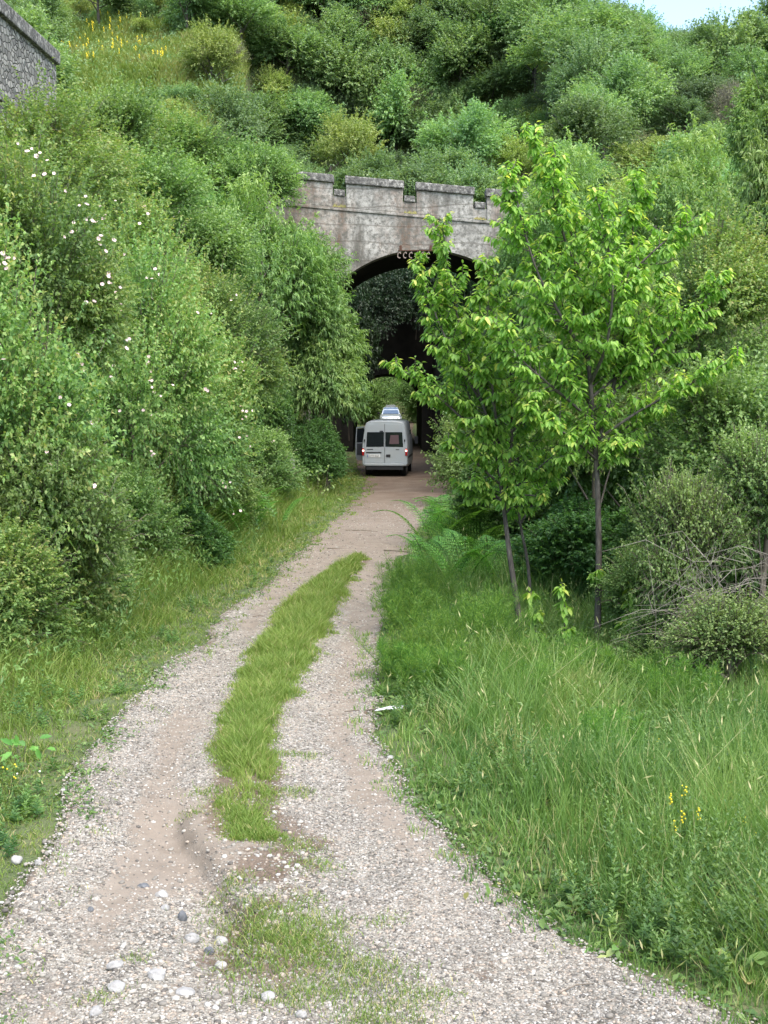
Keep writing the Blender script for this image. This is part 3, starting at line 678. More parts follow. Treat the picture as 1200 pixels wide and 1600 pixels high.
for i in range(48):
    a, b = ax[i], ax[i+1]; za, zb = float(arch(a))+.03, float(arch(b))+.03
    mb.add([(a, Y0+.8, za), (b, Y0+.8, zb), (b, Y1, zb), (a, Y1, za), (a, Y0+.8, za+.9), (b, Y0+.8, zb+.9), (b, Y1, zb+.9), (a, Y1, za+.9)],
           [(0, 1, 2, 3), (4, 7, 6, 5), (0, 4, 5, 1), (3, 2, 6, 7)])
bb(mb, 'arch_soffit', 'soffit', fix=False)
for s in (-1, 1):
    x0 = XC+s*(HW+.03); x1 = XC+s*(HW+1.0); mb = MB().box(min(x0, x1), max(x0, x1), Y0+.82, Y1, -1, float(arch(XC+HW))+.9)
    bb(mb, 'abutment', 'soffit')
mb = MB().box(XC-15, XC+15, Y0+.85, Y1, 9.7, 10.4); bb(mb, 'deck', 'soil')
# projecting ledge
def slab(mb, xa, xb, ya, yb, za, zb):    # slab whose top and bottom follow the fall of the bridge; za, zb offsets from topz
    v = []
    for y in (ya, yb):
        for (x, o) in ((xa, za), (xb, za), (xb, zb), (xa, zb)): v.append((x, y, topz(x)+o))
    mb.add(v, [(0, 1, 2, 3), (4, 7, 6, 5), (0, 4, 5, 1), (1, 5, 6, 2), (2, 6, 7, 3), (3, 7, 4, 0)]); return mb
bb(slab(MB(), XC-15, XC+15, Y0-.06, Y0+.9, -.35, -.22), 'ledge', 'concrete', bevel=.03)
pitch = 2.87; x0b = P(541, 300, BY)[0]; j = 0
for k in range(-4, 6):
    xa = x0b+k*pitch; xb = xa+2.31
    blk = bb(slab(MB(), xa, xb, Y0-.045, Y0+.55, -.217, .74), 'parapet_block', 'concrete', bevel=.02)
    o = bb(slab(MB(), xa-.05, xb+.05, Y0-.16, Y0+.64, .743, 1.06), 'coping', 'coping', bevel=.05)
    o.parent = blk; o.matrix_parent_inverse = Matrix.Identity(4)
    pan = bb(slab(MB(), xb+.003, xa+pitch-.003, Y0+.02, Y0+.42, -.217, .24), 'parapet_panel', 'concrete')
    o = bb(slab(MB(), xb+.055, xa+pitch-.055, Y0-.04, Y0+.5, .243, .50), 'coping', 'coping', bevel=.04)
    o.parent = pan; o.matrix_parent_inverse = Matrix.Identity(4)
    # dry moss tuft lying in the crenel
    rr = np.random.default_rng(k+50); mb = MB()
    for q in range(26):
        cx = xb+.06+rr.random()*.46; w = .04+.05*rr.random(); h = .05+.10*rr.random(); z = topz(cx)-.22
        mb.add([(cx-w, Y0-.09+rr.random()*.12, z), (cx+w, Y0-.09+rr.random()*.1, z), (cx+w*.3, Y0-.02, z+h)], [(0, 1, 2)])
    bb(mb, 'moss', 'moss', fix=False)
# rusty iron rail stubs and the pale hooks under the crown
rail = bb(MB().box(P(622, 396, BY)[0], P(690, 396, BY)[0], Y0-.04, Y0+.04, float(arch(XC))-.06, float(arch(XC))-.025), 'rusty_angle', 'rust')
for px in (626, 673):
    x = P(px, 390, BY)[0]; bb(MB().box(x-.05, x+.05, Y0-.04, Y0-.003, ZC-.02, ZC+.16), 'rust_plate', 'rust')
for px in (624, 633, 642, 651, 660, 669):
    x = P(px, 400, BY)[0]; z = ZC-.12
    pts = [(x+.07*cos(a), Y0-.0, z-.12+.11*sin(a)) for a in np.linspace(.6, 5.4, 9)]
    bb(MB().tube([(x+.02, Y0, z+.05)]+pts, .017, 5), 'hook', 'hook')

# ------------------------------------------------------------ the second, lower tunnel behind the bridge
tun = empty('tunnel', (.4, TY0, 0)); inv2 = Matrix.Translation((-.4, -TY0, 0)); tag(tun, 'low dark tunnel portal behind the bridge, daylight at its far end', 'tunnel')
tx = .2; thw = 1.95; tz0 = 3.3
def tarch(x): return tz0+np.sqrt(np.maximum(1-((x-tx)/thw)**2, 0))*1.4
mb = MB(); a_ = np.linspace(tx-thw, tx+thw, 25)
for i in range(24):
    a, b = a_[i], a_[i+1]; za, zb = float(tarch(a)), float(tarch(b))
    mb.add([(a, TY0, za), (b, TY0, zb), (b, TY1, zb), (a, TY1, za), (a, TY0, 10.4), (b, TY0, 10.4), (b, TY0+.7, 10.4), (a, TY0+.7, 10.4), (a, TY1, 16.4), (b, TY1, 16.4)],
           [(0, 1, 2, 3), (0, 4, 5, 1), (4, 7, 6, 5), (3, 2, 9, 8)])
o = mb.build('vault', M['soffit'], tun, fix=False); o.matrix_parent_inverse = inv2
for s in (-1, 1):
    xa = tx+s*(thw-.02 if s > 0 else thw); xb = tx+s*(thw+4.2)
    mb = MB().box(min(xa, xb), max(xa, xb), TY0, TY0+.8, -1, 10.4)
    mb.box(min(xa, tx+s*(thw+.8)), max(xa, tx+s*(thw+.8)), TY0+.803, TY1-.7, -1, 8)
    mb.box(min(xa, xb), max(xa, xb), TY1-.69, TY1, -1, 16.4)
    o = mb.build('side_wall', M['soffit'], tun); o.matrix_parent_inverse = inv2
# retaining wall on the right between bridge and tunnel
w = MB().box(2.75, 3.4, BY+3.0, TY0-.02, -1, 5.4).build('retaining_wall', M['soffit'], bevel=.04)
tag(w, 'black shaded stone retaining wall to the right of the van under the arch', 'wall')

# ------------------------------------------------------------ stone wall, upper left
A0 = P(-60, -25, 31.0); A1 = P(90, 100, 38.8); A0[2] = A1[2] = 12.8
dirw = A1-A0; Lw = np.linalg.norm(dirw); rz = math.atan2(dirw[1], dirw[0])
wall = empty('stone_wall', (A0[0], A0[1], 9.0), rz); tag(wall, 'rubble stone wall with dark coping at the top left', 'wall')
MB().box(-6, Lw, .05, .6, 0, 4.25).build('masonry', M['masonry'], wall)
MB().box(-6, Lw+.05, -.08, .72, 4.253, 4.62).build('coping', M['coping'], wall, bevel=.04)
MB().box(-6, Lw-.4, -.10, .049, 2.02, 2.26).build('string_course', M['coping'], wall, bevel=.03)
MB().box(-6, Lw-.5, -.02, .047, .0, 2.0).build('footing', M['masonry'], wall)

# ------------------------------------------------------------ van
vb = P(607, 747, 55.5)
van = empty('van', (.03, 55.2, .02), radians(-4.5)); tag(van, 'grey-white van seen from behind with brake lights lit and one side door open', 'van')
def sect(y, z0, z1, wb, wt, n=5, rb=.10, rt=.22):
    """cross-section ring at depth y: half widths wb (waist) and wt (roof edge)"""
    pts = [(-wb*.94, z0), (-wb, z0+rb), (-wb*1.0, z0+(z1-z0)*.38), (-wb*.985, z0+(z1-z0)*.5), (-(wt+.035), z1-rt), (-(wt-.03), z1-rt*.35), (-(wt-.16), z1-.02), (-wt*.35, z1+.01)]
    pts = pts+[(-a, b) for a, b in pts[::-1]]
    return [(a, y, b) for a, b in pts]
rings = [sect(0, .50, 2.37, .955, .80), sect(.06, .46, 2.41, .985, .825), sect(1.2, .40, 2.43, .99, .84), sect(3.55, .40, 2.42, .99, .84), sect(3.9, .40, 2.33, .985, .80),
         sect(4.5, .40, 1.62, .96, .72, rt=.16), sect(4.95, .42, 1.22, .93, .72, rt=.12), sect(5.15, .45, .98, .86, .70, rt=.08)]
body = MB().loft(rings).build('body', M['vanpaint'], van, smooth=False)
for p_ in body.data.polygons: p_.use_smooth = len(p_.vertices) < 6
def vx(px): return (px/12+560-605.0)/36.3     # pixel of the enlarged view to metres on the back of the van
def vz(py): return (747.5-(py/12+630))/36.3
yr = -.012
# rear doors: left and right leaf
def quadbox(mb, pts, y0, y1):
    return mb.prism(pts, 'y', y0, y1)
def leaf_pts(s, g=.008):
    # outline of one door leaf, s=-1 left
    return [(s*g, .60), (s*.855, .60), (s*.875, 1.1), (s*.79, 2.12), (s*.745, 2.27), (s*g, 2.28)]
for s in (-1, 1):
    pts = leaf_pts(s); pts = pts if s > 0 else pts[::-1]
    d = quadbox(MB(), pts, -.03, .004).build('rear_door', M['vanpaint'], van, bevel=.008)
    gp = [(s*.03, 1.30), (s*.80, 1.29), (s*.765, 1.90), (s*.745, 1.93), (s*.03, 1.93)]; gp = gp if s > 0 else gp[::-1]
    quadbox(MB(), gp, -.036, -.031).build('window', M['glass'], d)
    MB().box(s*.865-.03, s*.865+.03, -.05, -.032, 1.52, 1.62).build('hinge', M['black'], d, bevel=.008)
    if s > 0:
        MB().box(.06, .25, -.055, -.031, .86, .97).build('handle', M['black'], d, bevel=.01)
        MB().box(.48, .63, -.036, -.031, 1.16, 1.19).build('badge', M['ink'], d)
        # reddish panel on the outside of the glass, painting in a seat's reflection
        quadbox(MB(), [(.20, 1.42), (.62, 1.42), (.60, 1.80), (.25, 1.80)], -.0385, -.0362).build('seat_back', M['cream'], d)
    else:
        MB().box(-.76, -.50, -.036, -.031, 1.165, 1.20).build('badge', M['ink'], d)
        MB().box(-.80, -.14, -.05, -.031, 1.03, 1.075).build('plate_trim', M['black'], d, bevel=.008)
        pl = MB().box(-.75, -.19, -.045, -.031, .84, .97).build('number_plate', M['plate'], d, bevel=.004)
        MB().box(-.745, -.71, -.0475, -.0455, .845, .965).build('plate_band', M['blue'], pl)
        rr = np.random.default_rng(4)
        def glyph(ch):
            f = {'0': 'abcdef', '8': 'abcdefg', '4': 'fgbc', '7': 'abc', '3': 'abcdg', 'D': 'abcdef', 'V': 'febcd', 'Z': 'abged', 'H': 'fbgec'}[ch]
            seg = {'a': (0, .9, 1, 1), 'd': (0, 0, 1, .1), 'g': (0, .45, 1, .55), 'b': (.8, .5, 1, 1), 'c': (.8, 0, 1, .5), 'e': (0, 0, .2, .5), 'f': (0, .5, .2, 1)}
            return [seg[q] for q in f]
        mb = MB(); x = -.69
        for i, ch in enumerate('8344 DVZ'):
            if ch != ' ':
                for (a, b, c, e) in glyph(ch): mb.box(x+a*.042, x+c*.042, -.0475, -.0456, .865+b*.08, .865+e*.08)
            x += .06 if ch != ' ' else .03
        mb.build('plate_lettering', M['ink'], pl, fix=False)
# centre seam, high brake lamp, step line, bumper
MB().box(-.007, .007, -.012, .003, .60, 2.28).build('door_seam', M['black'], van)
MB().box(-.22, -.06, -.05, -.031, 1.94, 1.99).build('rear_handle_box', M['black'], van, bevel=.008)
MB().box(-.86, .86, -.10, .02, .48, .592).build('rear_bumper', M['vanpaint'], van, bevel=.03)
MB().box(-.80, .80, -.06, .3, .30, .47).build('underbody', M['black'], van, bevel=.02)
for s in (-1, 1):
    lp = MB().prism([(s*.885, .92), (s*.985, .92), (s*.975, 1.24), (s*.895, 1.22)][::s], 'y', -.03, .10).build('tail_light', M['tail'], van, bevel=.01)
    MB().tube([(s*.93, -.034, 1.13), (s*.93, -.046, 1.13)], [.038, .034], 14).build('brake_lamp', M['brake'], lp)
for s in (-1, 1):
    for y in (.95, 4.25):
        o = MB().tube([(s*.62, y, .34), (s*.70, y, .34), (s*.86, y, .34), (s*.90, y, .34)], [.30, .34, .34, .30], 24).build('wheel', M['tyre'], van, smooth=False)
        MB().tube([(s*.901, y, .34), (s*.915, y, .34)], [.20, .17], 18).build('rim', M['rim'], o)
    # dark arches and side rub strip
    MB().box(s*.985-.02, s*.985+.02, .3, 3.6, .78, .88).build('side_strip', M['black'], van, bevel=.008)
    MB().box(s*.90-.03, s*.90+.03, 2.6, 3.4, 1.35, 1.95).build('side_window', M['glass'], van)
# front door on the left, swung open
dr = empty('front_door', (0, 0, 0)); dr.parent = van
hin = Matrix.Translation((-1.0, 4.15, 0)) @ Matrix.Rotation(radians(72), 4, 'Z')
# door lies along -x from the hinge once open (local: x from 0 to -1.05 rotated)
C.unlink if False else None
bpy.data.objects.remove(dr)
mbd = MB()
def dpt(u, z, t): # u along the door from the hinge, t thickness
    a = radians(46); return (-1.0-u*cos(a)+t*sin(a)*0, 4.15-u*sin(a)+t, z)
def dpoly(mb, pts, t0, t1):
    n = len(pts); v = [dpt(u, z, t0) for u, z in pts]+[dpt(u, z, t1) for u, z in pts]
    mb.add(v, [tuple(range(n)), tuple(range(n, 2*n))[::-1]]+[(i, (i+1) % n, n+(i+1) % n, n+i) for i in range(n)]); return mb
out = [(.0, .52), (.78, .52), (.88, .70), (.90, 1.3), (.84, 2.02), (.40, 2.04), (.02, 1.6)]
low = [(.0, .52), (.78, .52), (.88, .70), (.90, 1.34), (.0, 1.34)]
door = dpoly(MB(), low, 0, .07).build('front_door', M['vanpaint'], van, bevel=.006)
dpoly(MB(), [(.08, .72), (.80, .78), (.80, 1.30), (.08, 1.30)], -.03, -.002).build('door_lining', M['seat'], door)
fr = MB(); 
for (a, b) in (((.87, 1.34), (.82, 2.02)), ((.82, 2.02), (.40, 2.04)), ((.40, 2.04), (.02, 1.36))):
    fr.tube([dpt(*a, .03), dpt(*b, .03)], .030, 6)
fr.build('window_frame', M['vanpaint'], door)
dpoly(MB(), [(.03, 1.343), (.84, 1.343), (.80, 1.98), (.41, 2.0)], .025, .032).build('door_glass', M['glass'], door)
MB().box(-1.45, -1.15, 4.3, 4.42, 1.25, 1.6).build('wing_mirror', M['black'], van, bevel=.03)
MB().box(1.05, 1.22, 4.3, 4.42, 1.25, 1.6).build('wing_mirror', M['black'], van, bevel=.03)

# ------------------------------------------------------------ car coming from the other side
cy = 99.0; cx = P(610.5, 660, cy)[0]; cz = float(np.interp(cy, [60, 100, 130], [0, 1.1, 2.2]))+.03
car = empty('car', (cx, cy, cz), radians(180)); tag(car, 'small silver car facing the camera beyond the tunnel, above the van roof', 'car')
def cs(y, z0, z1, wb, wt): 
    pts = [(-wb*.95, z0), (-wb, z0+.12), (-wb, z0+(z1-z0)*.6), (-wt-.02, z1-.07), (-wt+.10, z1)]
    pts += [(-a, b) for a, b in pts[::-1]]; return [(a, y, b) for a, b in pts]
MB().loft([cs(2.0, .3, .62, .74, .66), cs(1.85, .22, .80, .84, .74), cs(1.0, .2, .95, .86, .78), cs(-1.5, .2, .98, .86, .78), cs(-1.95, .3, .8, .78, .7)]).build('body', M['silver'], car, smooth=True)
MB().loft([[(-.70, 1.02, .93), (.70, 1.02, .93), (.72, -1.7, .95), (-.72, -1.7, .95)], [(-.60, .62, 1.28), (.60, .62, 1.28), (.62, -1.5, 1.3), (-.62, -1.5, 1.3)], [(-.52, .35, 1.46), (.52, .35, 1.46), (.52, -1.25, 1.45), (-.52, -1.25, 1.45)]]).build('cabin', M['silver'], car, bevel=.03)
MB().add([(-.62, 1.035, .97), (.62, 1.035, .97), (.50, .41, 1.43), (-.50, .41, 1.43)], [(0, 1, 2, 3)]).build('windscreen', mat('sky_mirroring_glass', (.22, .28, .33), .12, .7), car, fix=False)
for s in (-1, 1):
    MB().box(s*.92-.09, s*.92+.09, .72, .84, .93, 1.07).build('wing_mirror', M['black'], car, bevel=.03)
    MB().box(s*.62-.12, s*.62+.12, 1.80, 1.93, .58, .72).build('headlight', M['lens'], car, bevel=.03)
    MB().box(s*.715-.006, s*.715+.006, -1.0, .6, 1.0, 1.3).build('side_window', M['glass'], car)
    for y in (1.3, -1.25):
        MB().tube([(s*.66, y, .3), (s*.72, y, .3), (s*.85, y, .3)], [.27, .3, .29], 20).build('wheel', M['tyre'], car)
MB().box(-.26, .26, 1.97, 2.0, .38, .49).build('number_plate', M['plate'], car)
MB().prism([(-.38, 1.465), (.38, 1.465), (.36, 1.60), (.3, 1.63), (-.3, 1.63), (-.36, 1.60)], 'y', -1.0, .1).build('roof_reflection', M['silver'], car, bevel=.03)  # added silver block standing in for the sky reflection on the roof

# ------------------------------------------------------------ bushes and trees near the track
PRO = {}
def proto(key, m, R, *a, **k):
    (v, q, t), tw = crown_data(a[0], R, *a[1:], **k)
    PRO[key] = (np_mesh(key, v, q, M[m], dict(tint=t)), np.array(R, float), tw)
proto('roseA', 'hedge', (1.7, 1.5, 2.3), 11, 5000, 15, .07, .6, nl=20, lobe=.36, twig=.28, shoots=.28, rag=.38, tipc=.35, core=(.45, .4))
proto('roseB', 'hedge', (1.8, 1.6, 2.2), 12, 5000, 15, .07, .55, nl=17, lobe=.38, twig=.30, shoots=.3, rag=.4, tipc=.25, core=(.45, .4))
proto('darkA', 'hedge_dark', (1.8, 1.6, 1.9), 13, 4200, 15, .08, .62, nl=22, lobe=.36, twig=.25, shoots=.1)
proto('brambA', 'bramble', (1.6, 1.4, 1.5), 14, 2800, 13, .075, .6, nl=12, lobe=.42, twig=.42, shoots=.4, rag=.4, tipc=.3)
proto('ashA', 'ash', (3.4, 2.8, 4.2), 15, 3600, 17, .17, .28, nl=26, lobe=.32, twig=.22, droop=.55, up=.9, shoots=.16, rag=.22, tipc=.35, sag=.25)
proto('ashB', 'ash', (2.4, 2.2, 2.6), 16, 2600, 16, .15, .30, nl=20, lobe=.36, twig=.30, droop=.55, up=.9, shoots=.2, rag=.25, tipc=.25, sag=.25)
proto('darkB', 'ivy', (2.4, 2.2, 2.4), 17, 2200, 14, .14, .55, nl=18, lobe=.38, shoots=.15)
FLm = None
def flower_mesh():
    v = []; f = []; 
    for k in range(5):
        a = 2*pi*k/5; c, s = cos(a), sin(a); q = [(0, 0, 0), (.5, -.42, .12), (.95, -.34, .26), (.9, .36, .22), (.5, .42, .10)]
        i = len(v); v += [(x*c-y*s, x*s+y*c, z) for x, y, z in q]; f.append((i, i+1, i+2, i+3, i+4))
    i = len(v); v += [(.2*cos(2*pi*k/6), .2*sin(2*pi*k/6), .10) for k in range(6)]; f.append(tuple(range(i, i+6)))
    me = bpy.data.meshes.new('flower'); me.from_pydata(v, [], f); me.materials.append(M['petal']); me.materials.append(M['stamen'])
    me.polygons[5].material_index = 1; return me
FL = flower_mesh(); fr_ = np.random.default_rng(99)
def near(name, key, px, py, Y, s, label, cat='bush', r0=.06, flowers=0, nb=6, rot=None, bark='twig', keep=.2, parts=('leaves', 'stems'), group=None, fs=.030, hang=False):
    me, R, tw = PRO[key]; p = P(px, py, Y); s = np.array(s if hasattr(s, '__len__') else (s, s, s), float)
    gz = float(terrain(p[0:1], np.array([Y]))[0])-.1; gz = min(gz, p[2]-R[2]*s[2]*.35); gz = p[2]-R[2]*s[2]*.9 if hang else gz
    o = empty(name, (p[0], Y, gz)); tag(o, label, cat, group); h = p[2]-gz
    c = link(parts[0], me, o); c.location = (0, 0, h); c.scale = tuple(s); rt = fr_.random()*6.28 if rot is None else rot; c.rotation_euler = (0, 0, rt)
    b = link(parts[1], branch_mesh(name+'_'+parts[1], R*s, M[bark], h+.1, r0, [x*s for x in tw], int(px+py), nb, keep), o); b.location = (0, 0, h); b.rotation_euler = (0, 0, rt)
    if flowers:
        n = len(me.vertices)//4; co = np.empty(len(me.vertices)*3, np.float32); me.vertices.foreach_get('co', co)
        tp = co.reshape(-1, 4, 3)[:, 2]*s; cr, sr = cos(rt), sin(rt)
        tp = np.stack([tp[:, 0]*cr-tp[:, 1]*sr, tp[:, 0]*sr+tp[:, 1]*cr, tp[:, 2]], -1)
        e = tp/(R*s); sc_ = np.linalg.norm(e, axis=1); front = (tp[:, 1] < -.25*R[1]*s[1]) & (sc_ > .93) & (tp[:, 2] > -.7*R[2]*s[2])
        idx = np.flatnonzero(front); idx = fr_.choice(idx, min(flowers//2+2, len(idx)), replace=False); near_ = []
        for i in idx:
            dd_ = np.linalg.norm(tp-tp[i], axis=1); c_ = np.flatnonzero(front & (dd_ > .05) & (dd_ < .22)); near_ += list(fr_.choice(c_, min(int(fr_.integers(0, 4)), len(c_)), replace=False)) if len(c_) else []
        idx = list(idx)+near_
        for i in idx:
            q = tp[i]; nrm = Vector(unit(np.array([q[0]*.4, -1.0, .7])+fr_.normal(size=3)*.35)); fo = link('flower', FL, o)
            fo.location = (q[0], q[1]-.03, q[2]+h); fo.rotation_euler = nrm.to_track_quat('Z', 'Y').to_euler(); fo.scale = (fs*(.7+.6*fr_.random()),)*3
    return o
# left side
near('rose_bush', 'roseA', -10, 700, 18.0, (.95, .9, 1.28), 'tall wild rose bush with pale pink flowers, nearest on the left edge', flowers=34)
near('rose_bush', 'roseB', 45, 450, 20.5, (1.0, .9, 1.0), 'wild rose bush rising behind the nearest one at the left edge', flowers=34)
near('rose_bush', 'roseB', 205, 640, 25.0, (1.05, .9, 1.35), 'wide wild rose bush full of small flowers in the middle of the left hedge', flowers=40)
near('rose_bush', 'roseA', 190, 470, 29.0, (1.35, 1.0, .95), 'wild rose bush with reddish new shoots high on the left bank', flowers=34)
near('rose_bush', 'roseA', 300, 690, 30.0, (1.0, .9, 1.15), 'lower wild rose bush sloping down to the verge left of the track', flowers=34)
near('rose_bush', 'roseB', 330, 560, 34.0, (1.15, 1, 1.05), 'wild rose bush at the right end of the flowering hedge', flowers=10)
near('bush', 'brambA', 190, 830, 24.0, (.9, .8, .85), 'loose leafy bush at the foot of the left hedge')
near('bush', 'brambA', 330, 800, 31.0, (.85, .8, .8), 'loose green bush behind the left fern')
near('bush', 'roseA', 40, 900, 18.5, (.85, .7, .8), 'loose leafy undergrowth low at the left edge')
near('bush', 'brambA', 90, 820, 18.0, (.8, .7, .9), 'bush with yellow-tipped sprays leaning out of the left hedge', flowers=4)
near('bramble_bush', 'brambA', 405, 735, 38.0, (1.0, .9, .8), 'small bramble with white flowers left of the concrete post', flowers=8)
near('bush', 'darkA', 395, 660, 41.0, (1.0, .9, 1.0), 'dark bush under the light green tree on the left')
near('bush', 'roseB', 60, 300, 30.0, (1.4, 1.1, 1.0), 'greyish green bush below the stone wall', flowers=4)
near('bush', 'brambA', 190, 330, 38.0, (1.6, 1.2, 1.2), 'pale bush on the upper left bank behind the roses', flowers=3)
near('bush', 'brambA', 300, 420, 40.0, (1.5, 1.2, 1.3), 'bush between the roses and the light green tree', flowers=3)
near('ash_tree', 'ashA', 400, 500, 45.0, (1.05, 1, 1.15), 'light green tree with drooping leaves covering the left end of the bridge', 'tree', .14, parts=('crown', 'trunk'), bark='bark')
near('ash_tree', 'ashB', 488, 590, 46.5, (.95, .9, 1.1), 'light green tree reaching over the track left of the van', 'tree', .10, parts=('crown', 'trunk'), bark='bark')
near('ash_tree', 'ashB', 310, 330, 50.0, (1.1, 1, 1.0), 'small light green tree high on the left bank', 'tree', .10, parts=('crown', 'trunk'), bark='bark')
near('bush', 'darkA', 478, 705, 49.5, (.85, .9, .7), 'dark bush at the left foot of the bridge beside the open van door')
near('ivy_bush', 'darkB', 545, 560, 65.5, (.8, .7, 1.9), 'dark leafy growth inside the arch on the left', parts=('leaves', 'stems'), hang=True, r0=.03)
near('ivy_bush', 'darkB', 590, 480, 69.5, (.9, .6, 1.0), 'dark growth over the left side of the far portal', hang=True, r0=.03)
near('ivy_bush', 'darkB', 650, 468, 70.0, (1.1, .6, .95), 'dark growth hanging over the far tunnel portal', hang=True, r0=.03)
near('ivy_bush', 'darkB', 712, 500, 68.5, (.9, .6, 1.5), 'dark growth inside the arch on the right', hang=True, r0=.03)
near('bush', 'brambA', 575, 640, 101.5, (1.4, 1.2, 1.6), 'sunlit bush left of the silver car')
near('bush', 'brambA', 655, 630, 103.5, (1.4, 1.2, 1.8), 'sunlit bush right of the silver car')
near('bush', 'ashB', 618, 585, 112.5, (1.6, 1.2, 1.4), 'sunlit trees behind the silver car')
near('ash_tree', 'ashB', 512, 515, 46.5, (.78, .8, .85), 'light green foliage hiding the left shoulder of the arch', 'tree', .08, parts=('crown', 'trunk'), bark='bark')
near('ash_tree', 'ashA', 300, 380, 47.5, (.85, 1, .7), 'light green tree left of the one covering the bridge end', 'tree', .10, parts=('crown', 'trunk'), bark='bark')
near('bush', 'brambA', 400, 300, 50.0, (1.4, 1.2, 1.2), 'pale scrubby bush hiding the left end of the parapet')
near('bush', 'roseB', 290, 270, 50.0, (1.6, 1.2, 1.0), 'scrubby bush above the light green trees on the left')
near('bush', 'brambA', 180, 240, 46.0, (1.9, 1.4, 1.4), 'scrubby bush to the right of the stone wall end')
near('bush', 'roseB', 130, 950, 19.8, (.8, .6, .5), 'leafy undergrowth bush in front of the middle of the left hedge')
near('bush', 'darkA', 270, 860, 26.5, (.9, .7, .6), 'dark undergrowth bush at the right foot of the left hedge')
near('bush', 'roseA', -30, 960, 17.0, (.9, .6, .6), 'low leafy bush cut by the left edge of the picture')
near('bush', 'darkA', 478, 712, 44.8, (.8, .7, .75), 'dark bush behind the old post')
near('ash_tree', 'ashB', 462, 440, 47.5, (.85, .8, .85), 'light green foliage in front of the left face of the bridge', 'tree', .08, parts=('crown', 'trunk'), bark='bark')
# right side
near('bramble_bush', 'brambA', 742, 725, 41.0, (1.05, 1, 1.15), 'bramble with small white flowers at the right edge of the track by the van', flowers=14, fs=.042)
near('bush', 'darkA', 770, 620, 46.0, (1.2, 1, 1.5), 'dark bush beside the arch behind the cherry branches')
near('bush', 'ashB', 800, 400, 51.0, (.55, .5, .75), 'grey-green bush against the right side of the bridge face')
near('broadleaf_tree', 'ashA', 905, 420, 47.0, (1.1, 1, 1.0), 'light green tree behind the crown of the cherry tree', 'tree', .14, parts=('crown', 'trunk'), bark='bark')
near('broadleaf_tree', 'ashA', 1100, 400, 44.0, (1.1, 1, .95), 'light green tree behind the right shoulder of the cherry tree', 'tree', .14, parts=('crown', 'trunk'), bark='bark')
near('bush', 'darkA', 860, 720, 31.0, (1.3, 1, 1.5), 'dark bush behind the two cherry trunks')
near('bush', 'darkA', 1000, 690, 25.5, (1.15, 1, 1.25), 'dark bush to the right of the tall cherry trunk')
near('bush', 'darkA', 925, 880, 22.6, (1.0, .8, .65), 'low dark undergrowth behind the base of the tall cherry trunk')
near('bush', 'roseB', 930, 640, 23.5, (.9, .7, .9), 'mid green bush behind the trunk of the tall cherry')
near('bush', 'darkA', 790, 800, 27.0, (.8, .7, .75), 'bush between the ferns and the leaning cherry trunk')
near('bush', 'roseB', 1090, 520, 24.0, (1.05, 1, .95), 'mid green bush at the right, above the brambles')
near('bush', 'roseA', 1000, 560, 27.0, (.9, 1, .8), 'mid green bush showing through the right side of the cherry crown')
near('bramble_bush', 'brambA', 1130, 700, 19.0, (1.05, .8, .85), 'pale-tipped bramble bush at the right edge')
near('bramble_bush', 'brambA', 1185, 800, 17.2, (.65, .6, .75), 'pale bramble mound above the dead twigs, cut by the right edge', keep=.5)
near('bramble_bush', 'brambA', 1070, 880, 17.0, (.5, .5, .8), 'loose bramble spray left of the dead twigs', keep=.6)
near('bramble_bush', 'brambA', 1135, 1010, 15.4, (.62, .45, .42), 'low bramble below the dead twigs', keep=.6)
near('bush', 'brambA', 1030, 1010, 17.0, (.45, .4, .36), 'low bramble spray at the foot of the tall cherry trunk, to its right')
near('bush', 'darkA', 1110, 900, 19.5, (.9, .6, .9), 'dark bush seen through the dead twigs')
near('bramble_bush', 'brambA', 1010, 930, 18.5, (.5, .5, .5), 'small bramble between the tall cherry trunk and the dead twigs')
near('bush', 'darkA', 1230, 950, 18.2, (.9, .7, .9), 'dark bush behind the dead twigs at the right edge')
near('ash_tree', 'ashB', 1225, 330, 25.0, (.55, .6, .95), 'tree with drooping leaves entering at the right edge', 'tree', .08, parts=('crown', 'trunk'), bark='bark')
near('ash_tree', 'ashB', 1235, 200, 27.0, (.6, .5, .7), 'upper foliage of a tree at the top right edge', 'tree', .08, parts=('crown', 'trunk'), bark='bark')

